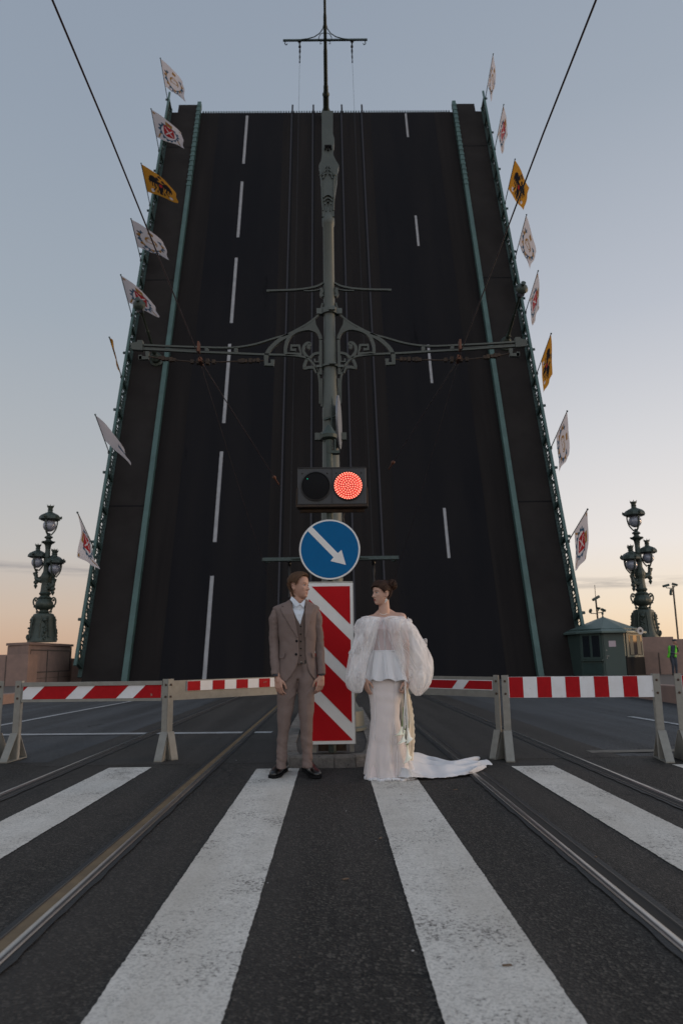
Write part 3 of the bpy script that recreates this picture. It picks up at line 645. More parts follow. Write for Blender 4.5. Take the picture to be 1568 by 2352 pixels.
for s in (1, -1):        # s=1 keeps the traced left arm, -1 mirrors it
    b = MB(); Y = CY
    up = smooth([C5(738,395),C5(720,460),C5(690,520),C5(645,565),C5(560,625),C5(470,675),C5(350,735),C7(1100,208),C7(980,245),C7(880,264),C7(780,271),C7(600,267),C7(400,260),C7(232,252)])
    flat(b, up, .026, .05, Y, sx=s)
    lo = smooth([C5(712,1470),C5(706,1230),C5(690,1140),C5(660,1070),C5(610,1010),C5(560,977),C5(470,958),C5(340,948),C7(1000,314),C7(800,305),C7(600,298),C7(400,287),C7(172,276)])
    flat(b, lo, .030, .05, Y, sx=s)
    flat(b, [C7(222,268),C7(560,284),C7(590,285)], .010, .03, Y, sx=s)
    for x, y0, y1 in ((655,272,296),(845,270,302)): flat(b, [C7(x,y0),C7(x,y1)], .055, .05, Y, sx=s)
    b.prism([(p[0]*s, p[1]) for p in (C7(160,245),C7(205,235),C7(205,225),C7(240,225),C7(240,290),C7(170,285))], lambda u, v, w: (u, Y-.04+w, v), .08)
    for c in ((1075,0),):
        flat(b, smooth([C5(385,733),C5(280,790),C5(190,870),C5(150,930),C5(132,985)]), [.03]+[.062]*23+[.06], .05, Y, sx=s)
    flat(b, [C5(136,950),C5(136,1052),C5(205,1052),C5(205,1000)], .062, .06, Y, sx=s)
    x0 = 245; 
    flat(b, [C7(268,296),C7(268,338),C7(215,338)], .06, .06, Y, sx=s); flat(b, [C7(222,348),C7(222,320)], .05, .06, Y, sx=s)
    flat(b, smooth([C5(345,945),C5(345,860),C5(380,765),C5(450,705),C5(560,672),C5(640,682),C5(700,722),C5(722,780)]), .048, .06, Y, sx=s)
    b.prism([(p[0]*s, p[1]) for p in (C5(480,690),C5(560,635),C5(662,560),C5(668,620),C5(705,690),C5(722,730),C5(690,712),C5(640,683),C5(560,672))], lambda u, v, w: (u, Y-.02+w, v), .04)
    flat(b, [C5(345,938),C5(512,940),C5(490,850),C5(405,850),C5(405,895),C5(455,895)], .045, .05, Y, sx=s)
    flat(b, smooth([C5(605,880),C5(585,860),C5(605,828),C5(570,826),C5(538,865),C5(540,920),C5(585,980)]), .045, .05, Y, sx=s)
    flat(b, smooth([C5(600,985),C5(640,945),C5(690,930),C5(722,932)]), .04, .05, Y, sx=s)
    flat(b, [C5(655,990),C5(655,1022),C5(700,1022),C5(705,960)], .03, .05, Y, sx=s)
    flat(b, smooth([C5(570,1000),C5(548,1050),C5(548,1090),C5(600,1082),C5(650,1090),C5(680,1140)]), [.045]*31, .05, Y, sx=s)
    flat(b, [C5(718,790),C5(718,1160)], .045, .06, Y, sx=s)
    flat(b, [C5(728,1200),C5(728,1500)], .03, .05, Y, sx=s)
    b.build('bracket_arm', M['ironb'], mast)
    b = MB(); y = -.02
    flat(b, smooth([C5(745,180),C5(700,205),C5(650,222),C5(570,238),C5(500,246),C5(400,254),C5(141,262)]), .028, .05, Y, sx=s)
    flat(b, smooth([C5(735,240),C5(690,252),C5(620,262),C5(540,262)]), .016, .04, Y, sx=s); flat(b, [C5(160,262),C5(160,276)], .04, .04, Y, sx=s)
    flat(b, smooth([C5(722,235),C5(732,270),C5(722,300),C5(740,325)]), .05, .06, Y, sx=s); b.build('upper_bracket', M['ironb'], mast)

# insulated span fittings under the arms
for s, xa, xb in ((1,270,1060),(-1,270,1060)):
    b = MB(); pts = [C7(x,y) for x, y in ((262,322),(330,335),(430,348),(470,352),(560,360),(640,360),(740,362),(830,358),(1010,354),(1040,350))]
    pts = [Vector((p[0]*s, CY, p[1])) for p in pts]
    b.tube(pts, .012, 6)
    for i, (x, r) in enumerate(((350,.03),(372,.04),(394,.03),(420,.04),(440,.03),(560,.035),(600,.045),(625,.03),(660,.05),(700,.035),(870,.032),(890,.04),(910,.032),(940,.04),(965,.03),(990,.035))):
        p = C7(x, interp(x, [262,430,560,740,1040], [322,348,360,362,350])); b.box((p[0]*s, CY, p[1]), (.05, r*1.6, r*1.7))
    tag(b.build('span_wire', M['rustbar'], loc=pts[4]), 'rusty insulated span wire under the %s bracket arm' % ('left' if s > 0 else 'right'), 'span wire')
for s in (-1, 1):
    x = s*2.0; b = MB(); e = Vector((s*1.50, 21, 6.05)) if s < 0 else Vector((1.62, 20.5, 6.35))
    b.tube([(s*2.0, -6, 5.92), (s*2.0, 2, 5.90), (s*2.0, 6, 5.86), (s*2.0, 10.8, 5.66), e], .0085, 6)
    b.box((x, 10.8, 5.66), (.05,.2,.07), m=1); b.box((x, 10.6, 5.80), (.03,.12,.16), m=1)
    d = (e-Vector((x, 10.8, 5.66))).normalized()
    b.ball(e-d*1.3, (.05,.05,.05), n=8, k=6, m=1); b.ball(e-d*1.15, (.035,.035,.04), n=8, k=6, m=1); b.tube([e-d*1.05, e-d*.3], .018, 6, m=1)
    b.tube([(x, 10.85, 5.6), (x+s*-.22, 16, 4.0), (x-s*.5, 20.5, 2.6)], .004, 5)
    tag(b.build('overhead_wire', [M['wire'], M['copper']], loc=(x, 10.8, 5.7)), 'taut overhead tram wire crossing the sky on the %s' % ('left' if s < 0 else 'right'), 'wire', 'overhead tram wires')

# edge-on round sign on the mast
sg = empty('round_sign', (.26, CY-.15, 4.4), label='round grey sign seen nearly edge on beside the tram mast', cat='sign')
p0 = atY(778, 970, CY-.3); b = MB(); ax = Vector((math.cos(R(5.5)), math.sin(R(5.5))*-1, .0)).normalized(); ay = Vector((-ax.y, ax.x, 0)); az = Vector((0,0,1))
b.lathe([(.38,-.012),(.40,-.012),(.40,.012),(.38,.012)], p0, 40, X=ay, Y=az, Z=ax); b.build('disc', M['signback'], sg)
b = MB(); b.lathe([(.37,.0125),(.37,.016)], p0, 40, X=ay, Y=az, Z=ax); b.build('face', M['signback'], sg)
b = MB(); b.tube([p0+Vector((-.10,.04,.42)), p0+Vector((-.11,.04,-.38)), p0+Vector((-.10,.06,-.75))], .012, 6); b.beam(p0+Vector((-.02,.02,.12)), p0+Vector((-.22,.22,.12)), .03,.03); b.beam(p0+Vector((-.02,.02,-.22)), p0+Vector((-.22,.22,-.22)), .03,.03); b.build('sign_bracket', M['iron_d'], sg)

# ================================================================== SIGN POST, LIGHT, ARROW, CHEVRON
SY = 8.18
x0 = -.02
post = empty('sign_post', (x0, SY, .14), label='slim dark steel post with domed cap in front of the mast', cat='post')
b = MB(); b.tube([(x0,SY,.13),(x0,SY,3.62)], .042, 16); b.lathe([(.052,2.86),(.062,2.90),(.062,2.96),(.05,3.0)], (x0,SY,0), 16); b.build('pole', M['iron_d'], post)
b = MB(); b.lathe([(.045,3.58),(.09,3.60),(.095,3.64),(.08,3.66),(.06,3.69),(.045,3.72),(.02,3.76)], (x0,SY,0), 16); b.box((x0+.05,SY,3.43),(.14,.09,.03)); b.box((x0+.07,SY-.02,3.5),(.02,.03,.16)); b.build('post_cap', M['iron_d'], post)
b = MB()
for dx in (-.21, .19): b.box((dx, SY+.02, .26), (.045,.03,.26))
b.box((-.02, SY+.09, .24), (.30,.12,.20), m=1); b.build('foot_bracket', [M['zinc'], M['rustbar']], post)

lx0 = atY(683,1073,8.0); lx1 = atY(842,1157,8.0); lc = (lx0+lx1)/2; lw = lx1.x-lx0.x; lh = lx0.z-lx1.z
tl = empty('traffic_light', (lc.x, SY-.2, lx1.z), label='grey two lamp traffic light with its right lamp lit red', cat='traffic light')
b = MB(); b.box((lc.x,SY-.08,lc.z),(lw,.16,lh)); o = b.build('housing', M['grey'], tl, smooth=False, mods=[('BEVEL', dict(width=.012, segments=2))])
b = MB(); b.box((lc.x,SY-.165,lc.z),(.006,.012,lh*.97)); b.box((lc.x,SY-.163,lc.z+lh/2-.006),(lw,.012,.008)); b.box((lc.x,SY-.163,lc.z-lh/2+.006),(lw,.012,.008))
for sx_ in (-.33,-.05,.05,.33):
    b.ball((lc.x+sx_,SY-.165,lc.z+.145), .008, n=8,k=6)
b.build('door_seam', M['black'], tl)
LR = .157
for s, mt in ((-1,'off'),(1,'on')):
    cx = lc.x+s*lw*.235; cz = lc.z-.003; k = dict(X=(1,0,0), Y=(0,0,1), Z=(0,-1,0))
    b = MB(); b.lathe([(LR+.012,0),(LR+.012,.02),(LR,.022),(LR-.004,-.01)], (cx,SY-.16,cz), 48, **k); b.build('lens_ring', M['black'], tl)
    b = MB(); b.lathe([(LR,-.002),(LR*.97,.012),(LR*.7,.018),(.01,.022)], (cx,SY-.16,cz), 48, **k)
    ln = b.build('lens', mat('lens_off', (.005,.005,.006), .6, spec=.12) if mt == 'off' else mat('lens_red', (.30,.012,.008), .4, emit=((1,.02,.01), .22)), tl)
    if mt == 'on':
        b = MB()
        for ring, (rr, cnt) in enumerate(((0,1),(.027,6),(.053,12),(.079,18),(.105,24),(.131,30),(.149,34))):
            for i in range(cnt):
                a = 2*math.pi*i/cnt+ring*.4; b.ball((cx+rr*math.cos(a),SY-.183+.0,cz+rr*math.sin(a)), .0062, n=6, k=4)
        b.build('led_array', mat('led_lit', (.9,.3,.2), .4, emit=((1,.24,.16), 3.6)), ln)
    else:
        b = MB(); b.ball((cx-.092,SY-.175,cz+.082), .006, n=6, k=4); b.build('led_array', mat('led_green', (.01,.3,.2), .3, emit=((.02,.8,.45), .5)), ln)
b = MB(); b.box((lc.x,SY-.09,lx1.z-.014),(lw+.02,.17,.022)); b.tube([(lx0.x+.02,SY-.05,lx1.z-.047),(lx1.x-.02,SY-.05,lx1.z-.047)], .026, 12)
b.beam((lx0.x-.005,SY-.15,lc.z-.02),(lx0.x-.012,SY-.12,lx1.z-.02),.012,.02); b.beam((lx1.x+.005,SY-.15,lc.z-.02),(lx1.x+.012,SY-.12,lx1.z-.02),.012,.02); b.build('mounting_bar', M['rustbar'], tl)
b = MB(); b.tube(smooth([(.15,SY,lx1.z-.03),(.13,SY+.01,lx1.z-.12),(.145,SY+.02,lx1.z-.2),(.14,SY+.02,lx1.z-.3)]), .008, 6); b.build('cable', M['black'], tl)

dc = atY(757,1262,8.06); DR = .338
ds = empty('arrow_sign', (dc.x, 8.06, dc.z-DR), label='round blue sign with a white arrow pointing down right', cat='sign')
k = dict(X=(1,0,0), Y=(0,0,1), Z=(0,-1,0))
b = MB(); b.lathe([(DR-.006,-.012),(DR,-.010),(DR,.004),(DR-.004,.006)], (dc.x,8.06,dc.z), 64, **k); b.build('backplate', M['signback'], ds)
b = MB(); b.lathe([(DR-.004,.0062),(DR-.004,.0082)], (dc.x,8.06,dc.z), 64, **k); b.build('border', M['white'], ds)
b = MB(); b.lathe([(DR*.938,.0084),(DR*.938,.0102)], (dc.x,8.06,dc.z), 64, **k); b.build('sign_face', M['blue'], ds)
ar = [(527,852),(836,1178),(880,1140),(928,1318),(750,1270),(786,1227),(478,903)]
b = MB(); b.prism([((x-742)/1062, -(y-1132)/1062) for x, y in ar], lambda u, v, w: (dc.x+u, 8.06-.0104-w, dc.z+v), .002); b.build('arrow', M['white'], ds, smooth=False)
b = MB(); b.box((dc.x+.01, 8.10, dc.z), (.14,.05,.5)); b.build('clamp', M['zinc'], ds)

# chevron panel
def K1(px, py, Y): return atY(551.2+.3125*px, 1286.2+.3125*py, Y)
PL, PR, PT, PB = -.285, .226, K1(830,168,8.0).z, K1(845,1353,8.0).z
PR = (K1(832,168,8).x+K1(845,1353,8).x)/2; PL = PR-.515
pn = empty('chevron_panel', ((PL+PR)/2, 8.0, PB), label='tall white panel with diagonal red stripes between the couple', cat='sign panel')
b = MB(); b.box(((PL+PR)/2, 8.02, (PT+PB)/2), (PR-PL, .025, PT-PB)); b.build('panel', M['white'], pn, smooth=False, mods=[('BEVEL', dict(width=.004, segments=2))])
b = MB(); b.beam((PL-.003,8.02,PB),(PL-.003,8.02,PT),.004,.034); b.beam((PR+.003,8.02,PB),(PR+.003,8.02,PT),.004,.034); b.beam((PL,8.02,PT+.002),(PR,8.02,PT+.002),.004,.034); b.build('rim', M['zinc_l'], pn, smooth=False)
il, ir, it, ib = PL+.036, PR-.034, PT-.034, PB+.036
def Zp(py): return lerp(PT, PB, (py-168)/1185)
def clip(poly, axis, val, keep_less):
    o = []
    for i in range(len(poly)):
        a = poly[i]; c = poly[(i+1) % len(poly)]; ia = (a[axis] <= val) == keep_less; ic = (c[axis] <= val) == keep_less
        if ia: o.append(a)
        if ia != ic:
            t = (val-a[axis])/(c[axis]-a[axis]); o.append((lerp(a[0],c[0],t), lerp(a[1],c[1],t)))
    return o
W_ = ir-il
for i in range(-1, 4):
    y0 = 600+360*(i-1)-(140 if i == 0 else 0); y1 = 483+360*i+(160 if i == 3 else 0)       # red band at right edge between py y0 and y1
    P = [(il, Zp(y0)+W_), (ir, Zp(y0)), (ir, Zp(y1)), (il, Zp(y1)+W_)]
    P = clip(clip(P, 1, it, True), 1, ib, False)
    if len(P) >= 3:
        b = MB(); b.prism(P, lambda u, v, w: (u, 8.0075-.002-w, v), .0022); b.build('red_band', M['red'], pn, smooth=False)

# ================================================================== BARRIERS
def barrier(p0, p1, style, label, htop=.89, reach=.23):
    p0 = Vector((*p0, 0)); p1 = Vector((*p1, 0)); d = (p1-p0).normalized(); nrm = Vector((d.y, -d.x, 0)); L = (p1-p0).length
    if nrm.y > 0: nrm = -nrm                                     # towards the camera
    rt = empty('road_barrier', (p0+p1)/2, label=label, cat='barrier', group='portable road barriers across the bridge approach')
    up = Vector((0,0,1))
    def F(u, w, z): return p0 + d*u + nrm*w + up*z
    rot = Matrix((d, nrm, up)).transposed()
    for k, u in enumerate((.045, L-.045)):
        b = MB(); b.box(F(u, 0, htop/2+.01), (.072,.012,htop), rot); b.box(F(u+(.036 if k == 0 else -.036), -.03, htop/2+.01), (.012,.05,htop), rot, 1)
        b.box(F(u, 0, .012), (.09,reach*2+.02,.012), rot)
        for s in (-1, 1):
            a = F(u, s*reach, .02); c = F(u, s*.02, .31); x = d; b.add([a-x*.043, a+x*.043, c+x*.043, c-x*.043, a-x*.043+nrm*s*.012, a+x*.043+nrm*s*.012, c+x*.043+nrm*s*.012, c-x*.043+nrm*s*.012],
                [(0,1,2,3),(7,6,5,4),(0,4,5,1),(1,5,6,2),(2,6,7,3),(3,7,4,0)], 1 if s < 0 else 0)
            e = (.047 if k == 0 else -.047)
            P = [F(u-e, s*(reach-.01), .02), F(u-e, 0, .02), F(u-e, 0, .30)]; Q = [p+d*(e*.12) for p in P]; b.add(P+Q, [(0,1,2),(5,4,3),(0,3,4,1),(1,4,5,2),(2,5,3,0)])
        b.build('post', [M['zinc'], M['zinc_l']], rt, smooth=False)
        for z in (htop-.055, htop-.19): b = MB(); b.lathe([(.013,0),(.013,.008),(.006,.014)], F(u, .006, z), 8, X=d, Y=up, Z=nrm); b.build('bolt', M['bolt'], rt)
    zt = htop-.01; zb = htop-.235
    def quad(poly, w, th, m, nm, par=rt):
        b = MB(); b.prism(poly, lambda a, c, e: F(a, w+e, c), th); return b.build(nm, m, par, smooth=False)
    if style == 'diag':
        quad([(.075,zb),(L-.075,zb),(L-.075,zt),(.075,zt)], -.03, .02, M['zinc'], 'board')
        quad([(.09,zt-.045),(L-.09,zt-.045),(L-.09,zt),(.09,zt)], -.009, .016, M['zinc'], 'edge_rail'); quad([(.09,zb),(L-.09,zb),(L-.09,zb+.03),(.09,zb+.03)], -.009, .016, M['zinc'], 'edge_rail')
        a, c = zb+.032, zt-.047
        bd = quad([(.10,a),(L-.10,a),(L-.10,c),(.10,c)], -.0095, .003, M['whiteb'], 'reflective_strip')
        h = c-a; x = .10-.53+.04
        while x < L:
            P = [(x, a), (x+.40, a), (x+.40+h, c), (x+h, c)]; P = clip(clip(P, 0, .102, False), 0, L-.102, True)
            if len(P) > 2: quad(P, -.0062, .002, M['redb'], 'red_band', bd)
            x += .60
    elif style == 'diag_r':
        quad([(.075,zb),(L-.075,zb),(L-.075,zt),(.075,zt)], -.03, .02, M['zinc'], 'board')
        a, c = zb+.085, zt-.045; h = c-a
        bd = quad([(.2,a-.008),(L-.105,a-.008),(L-.105,c+.008),(.2,c+.008)], -.0095, .003, M['whiteb'], 'reflective_strip')
        x = L-.105-.40-.02
        while x > -.2:
            P = [(x-.02, a), (x+.42, a), (x+.42+h, c), (x+h-.02, c)]; P = clip(clip(P, 0, .205, False), 0, L-.112, True)
            if len(P) > 2: quad(P, -.0062, .002, M['redb'], 'red_band', bd)
            x -= .62
    elif style == 'check':
        bd = quad([(.075,zb),(L-.075,zb),(L-.075,zt),(.075,zt)], -.022, .018, M['whiteb'], 'board')
        k = 10; w = (L-.18)/k
        for i in range(0, k, 2): quad([(.09+i*w,zb+.002),(.09+(i+1)*w,zb+.002),(.09+(i+1)*w,zt-.002),(.09+i*w,zt-.002)], -.0038, .0025, M['redb'], 'red_band', bd)
    elif style == 'strip':
        quad([(.075,zb),(L-.075,zb),(L-.075,zt),(.075,zt)], -.03, .02, M['zinc'], 'board')
        bd = quad([(.27,zt-.125),(L-.2,zt-.125),(L-.2,zt-.012),(.27,zt-.012)], -.0095, .012, M['whiteb'], 'reflective_strip')
        w = .178; x = .27; i = 0
        while x+w < L-.2:
            if i % 2 == 0: quad([(x,zt-.123),(x+w,zt-.123),(x+w,zt-.014),(x,zt-.014)], .0027, .003, M['redb'], 'red_band', bd)
            x += w; i += 1
    else:
        quad([(.075,zb),(L-.075,zb),(L-.075,zt),(.075,zt)], -.03, .02, M['zinc'], 'board')
def g2(x, y): q = gnd(x, y); return (q.x, q.y)
barrier((-5.55,9.1),(-3.87,8.95),'plain','plain grey road barrier cut off by the left edge')
barrier((-3.74,8.93),(-1.90,8.82),'diag','long grey barrier whose board has slanting red and white stripes left of the man')
barrier((-1.925,8.80),(-.30,10.35),'strip','grey barrier with short upright red and white blocks just behind the man', reach=.12)
barrier((.80,9.75),(1.85,8.42),'diag_r','grey barrier with slanting red stripes just behind the bride', reach=.12)
barrier((1.855,8.38),(3.53,8.12),'check','barrier with bold red and white upright blocks above the right rail')
barrier((3.66,8.10),(5.3,7.95),'check','red and white blocked barrier cut off by the right edge')

# ================================================================== GRANITE PIERS AND CANDELABRA
def block(name, pts, z0, z1, label=None, parent=None, m='granite', cap_=0, **k):
    b = MB(); b.prism(pts, lambda u, v, w: (u, v, z0+w), z1-z0)
    o = b.build(name, M[m], parent, smooth=False, mods=[('BEVEL', dict(width=.03, segments=2))]); return o
def pier(s, label, cx, cy, front, low, top):
    rt = empty('granite_pier', (cx, cy, .1), label=label, cat='granite wall')
    return rt
# left pier: the corner points at the road, its inner face recedes to the river
cl = atY(67,1475,33); fl = atY(166,1487,38.5); ll = atY(12,1478,34)
zt = cl.z
pl = empty('granite_pier', (cl.x, cl.y, .1), label='panelled pink granite pier under the left candelabrum', cat='granite pier')
A_ = Vector((cl.x, cl.y, 0)); B_ = Vector((fl.x, fl.y, 0)); C_ = Vector((ll.x, ll.y+.3, 0)); D_ = B_+(C_-A_)
block('pier_body', [A_.xy, B_.xy, D_.xy, C_.xy], .0, zt-.12, parent=pl)
e = (B_-A_).normalized(); nn = Vector((e.y, -e.x, 0)); L = (B_-A_).length
b = MB()
for z0, z1, u0, u1, w in ((zt-.11, zt, -.05, L+.05, .06),):
    P = [A_+e*u0+nn*w, A_+e*u1+nn*w, D_+e*.05-nn*.05, C_-e*.05-nn*.05]; b.prism([p.xy for p in P], lambda u, v, q: (u, v, z0+q), z1-z0)
b.build('cap_stone', M['granite'], pl, smooth=False)
b = MB()
def edge_strip(u0, u1, z0, z1, w=.012, m=0):
    P = [A_+e*u0, A_+e*u1]; q = [P[0]+nn*.004, P[1]+nn*.004]; r_ = [q[0]+nn*w, q[1]+nn*w]
    b.add([(*q[0].xy,z0),(*q[1].xy,z0),(*q[1].xy,z1),(*q[0].xy,z1),(*r_[0].xy,z0),(*r_[1].xy,z0),(*r_[1].xy,z1),(*r_[0].xy,z1)], [(0,1,2,3),(7,6,5,4),(0,4,5,1),(1,5,6,2),(2,6,7,3),(3,7,4,0)], m)
edge_strip(.25, L*.96, zt-.36, zt-.31); edge_strip(.2, L*.96, .62, .67); edge_strip(L*.95, L*.97, .62, zt-.31); edge_strip(L*.40, L*.415, .1, zt-.31); edge_strip(.1, L, .36, .38); edge_strip(L*.68, L*.69, .1, .6); edge_strip(.25,.27,.62,zt-.31)
b.build('panel_joint', M['granite_d'], pl, smooth=False)
b = MB(); q0 = atY(64,1503,31); q1 = atY(-60,1503,31); b.box(((q0.x+q1.x)/2-1.5, 31.6, (q0.z)/2+.05), (q0.x-q1.x+3, 1.0, q0.z-.1))
for x in (q0.x-.9, q0.x-2.4): b.box((x, 31.09, q0.z/2), (.025,.02,q0.z-.12), m=1)
o = b.build('granite_wall', [M['granite'], M['granite_d']], smooth=False, loc=(q0.x-1.5, 31.6, .1)); tag(o, 'lower plain pink granite wall left of the panelled pier', 'granite wall')
b = MB(); p1_ = atY(188,1512,39.5); b.box(((B_.x+p1_.x)/2+.2, 39.3, p1_.z/2), (p1_.x-B_.x+.9, 1.2, p1_.z)); o = b.build('granite_wall', M['granite'], smooth=False, loc=(B_.x, 39.3, .1)); tag(o, 'narrow granite wall between the left pier and the leaf', 'granite wall')
# right side
pr = empty('granite_pier', (16, 38.5, .1), label='stepped granite pier behind the worker at the right edge', cat='granite pier')
a0 = atY(1471,1467,38); a1 = atY(1523,1464.5,38); zt2 = a1.z
b = MB(); b.box((a0.x+5.2, 39.5, zt2/2), (11.5, 3.0, zt2-.16)); b.box((a0.x+.5, 39.45, zt2-.02), (2.3, 2.9, .12)); b.build('pier_body', M['granite'], pr, smooth=False)
b = MB(); w0 = atY(1472,1497,35.6); b.prism([(w0.x,35.6),(w0.x+1.1,35.4),(w0.x+2.6,35.35),(20.5,35.5),(20.5,36.8),(w0.x+.2,36.8)], lambda u, v, w: (u, v, .05+w), w0.z-.05)
b.box((w0.x+.75,35.46,w0.z/2),(.03,.06,w0.z-.1), m=1)
o = b.build('granite_wall', [M['granite'], M['granite_d']], smooth=False, loc=(w0.x+2, 36, .1)); tag(o, 'low pink granite wall between the green booth and the worker', 'granite wall')

def candelabra(base, H, label, flip=1):
    rt = empty('candelabrum', base, label=label, cat='street lamp', group='ornate cast iron candelabra on the granite piers')
    S = H/6.55; o = Vector(base)
    def sc(pr): return [(r*S, z*S) for r, z in pr]
    def P(x, y, z): return o+Vector((x*S*flip, y*S, z*S))
    # pedestal: bell with relief
    b = MB(); b.lathe(sc([(.64,0),(.64,.08),(.60,.18),(.55,.42),(.51,.70),(.48,1.05),(.48,1.20),(.44,1.30),(.32,1.35)]), o, 32, flute=.05, nf=4); b.build('pedestal', M['iron_d'], rt)
    b = MB()
    for a in range(4):
        q = a*math.pi/2+.5; c, s = math.cos(q), math.sin(q); random.seed(a)
        b.ball(P(c*.49, s*.49, 1.02), .11*S, n=10, k=8)
        for j in range(16): b.ball(P(c*(.51+.008*j)+random.uniform(-.10,.10)*s, s*(.51+.008*j)+random.uniform(-.10,.10)*c, .90-.052*j), random.uniform(.03,.07)*S, n=7, k=5)
        for e_ in (-1, 1): b.tube(smooth([P(c*.48-e_*s*.17,s*.48+e_*c*.17,1.2),P(c*.52-e_*s*.2,s*.52+e_*c*.2,.8),P(c*.58-e_*s*.22,s*.58+e_*c*.22,.2)]), .035*S, 6)
    b.build('relief', M['iron_d'], rt)
    b = MB(); b.lathe(sc([(.22,1.35),(.26,1.40),(.20,1.46),(.19,1.50),(.28,1.54),(.37,1.62),(.41,1.74),(.39,1.86),(.32,1.94),(.27,2.02),(.31,2.08),(.24,2.14),(.20,2.18),(.26,2.24),(.28,2.29),(.23,2.34),(.21,2.5),(.19,2.75),(.20,2.85),(.24,2.95),(.25,3.1),(.20,3.22),(.15,3.32),(.14,3.6),(.16,3.64),(.14,3.68),(.125,4.0),(.145,4.04),(.125,4.1),(.115,4.55)]), o, 20, flute=.05, nf=8)
    b.lathe(sc([(.11,4.4),(.14,4.60),(.17,4.66),(.30,4.74),(.31,4.78),(.18,4.81),(.12,4.86),(.11,4.92),(.19,4.97),(.19,5.01),(.09,5.08),(.05,5.2)]), o, 20, flute=.10, nf=6); b.build('stem', M['iron_d'], rt)
    for s in (1, -1):
        b = MB(); b.tube(smooth([P(s*x, 0, z) for x, z in ((.30,1.92),(.34,2.04),(.44,2.08),(.52,1.98),(.52,1.82),(.44,1.68),(.36,1.56),(.32,1.46),(.24,1.40))]), .04*S, 8)
        b.ball(P(s*.42,0,1.96), .06*S, n=8, k=6); b.ball(P(s*.47,0,1.66), .045*S, n=8, k=6); b.ball(P(s*.33,0,1.42), .06*S, n=8, k=6); b.build('scroll_handle', M['iron_d'], rt)
    def lantern(x, y, z, r):
        """globe centre at z"""
        g = MB(); g.ball(P(x,y,z), r*S, n=24, k=16); gl = g.build('lamp_globe', M['globe'], rt)
        b = MB(); k = r/.30; f = lambda pr: [(a*S*k, (c*k)*S) for a, c in pr]
        b.lathe(f([(.34,.24),(.48,.30),(.46,.42),(.38,.52),(.24,.60),(.12,.66),(.10,.74),(.13,.77),(.10,.80),(.11,.86),(.16,.96),(.05,.97)]), P(x,y,z), 18, flute=.06, nf=9)
        for a in range(3):
            q = a*2*math.pi/3+.4; c, s = math.cos(q)*k, math.sin(q)*k
            b.tube(smooth([P(x+c*.34,y+s*.34,z+.34*k),P(x+c*.35,y+s*.35,z+.1*k),P(x+c*.28,y+s*.28,z-.2*k),P(x+c*.10,y+s*.10,z-.46*k)],4), .035*S, 5)
            b.ball(P(x+c*.50,y+s*.50,z+.40*k), .07*S*k, n=6, k=5)
            b.tube([P(x+c*.44,y+s*.44,z+.36*k),P(x+c*.54,y+s*.54,z+.48*k)], .03*S, 5)
        for a in range(5):
            q = a*2*math.pi/5; b.tube([P(x+math.cos(q)*.12*k,y+math.sin(q)*.12*k,z+.9*k),P(x+math.cos(q)*.17*k,y+math.sin(q)*.17*k,z+1.04*k)], [.03*S,.006*S], 5)
        b.lathe(f([(.03,-.36),(.10,-.40),(.05,-.48),(.09,-.54),(.06,-.62)]), P(x,y,z), 10)
        b.build('lamp_hood', M['iron_d'], gl)
    lantern(0, 0, 5.57, .30)
    for x, y, z in ((-.52,.12,3.80),(.44,-.20,3.44),(.12,.50,3.6)):
        lantern(x, y, z, .265)
        b = MB(); zb = z-.55; b.tube(smooth([P(x*.2,y*.2,zb-.30),P(x*.5,y*.5,zb-.34),P(x*.9,y*.9,zb-.26),P(x,y,zb-.16),P(x,y,zb)]), [.13*S, .11*S, .07*S], 8)
        b.tube(smooth([P(x*.3,y*.3,zb-.1),P(x*.7,y*.7,zb-.22),P(x*1.1,y*1.1,zb-.1),P(x*1.25,y*1.25,zb+.06)],4), .06*S, 6)
        b.lathe(sc([(.02,-.72),(.05,-.66),(.09,-.58),(.05,-.50),(.11,-.45),(.11,-.38),(.05,-.30)]), P(x,y,zb), 10); b.build('arm', M['iron_d'], rt)
tl_ = atY(114,1162,35.6); bl_ = atY(97,1475,35.6)
candelabra((bl_.x, 35.6, bl_.z), tl_.z-bl_.z, 'ornate green candelabrum on the panelled granite pier at left', 1)
tr_ = atY(1449,1152,38.9); br_ = atY(1482,1466,38.9)
candelabra((br_.x, 38.9, br_.z), tr_.z-br_.z, 'ornate green candelabrum on the granite pier behind the booth', -1)

# ================================================================== BOOTH
BX = lambda x, y, Y: atY(x, y, Y)
e0 = BX(1329,1450,34.6); e1 = BX(1380,1452,33.4); e2 = BX(1430,1450,33.4); e3 = BX(1472,1446,34.8)
zb0 = .12; zev = 2.24
plan = [(e0.x,e0.y),(e1.x,e1.y),(e2.x,e2.y),(e3.x,e3.y),(e3.x,36.6),(e0.x,36.6)]
bt = empty('guard_booth', ((e0.x+e3.x)/2, 35, zb0), label='dark green guard booth with hipped roof beside the bridge leaf', cat='booth')
M['booth'] = mat('booth_green', (.034,.058,.052), .55, var=(2,.35), col2=(.026,.044,.040), dirt=(5,(.03,.04,.037),.72))
M['roofg'] = mat('booth_roof', (.085,.125,.115), .45, .1, var=(2,.5), col2=(.055,.088,.08))
M['glass'] = mat('dark_glass', (.012,.016,.02), .08, spec=.8)
b = MB(); b.prism(plan, lambda u, v, w: (u, v, zb0+w), zev-zb0); b.build('wall', M['booth'], bt, smooth=False)
ap = BX(1387.7,1416,34.8); ex = .28
cxb = sum(p[0] for p in plan)/6; cyb = sum(p[1] for p in plan)/6
rim = [(cxb+(x-cxb)*1.13, cyb+(y-cyb)*1.2) for x, y in plan]; rt_ = []
b = MB(); n = 6; top = (cxb-.1, cyb, ap.z); zr = BX(1400,1450,33.2).z
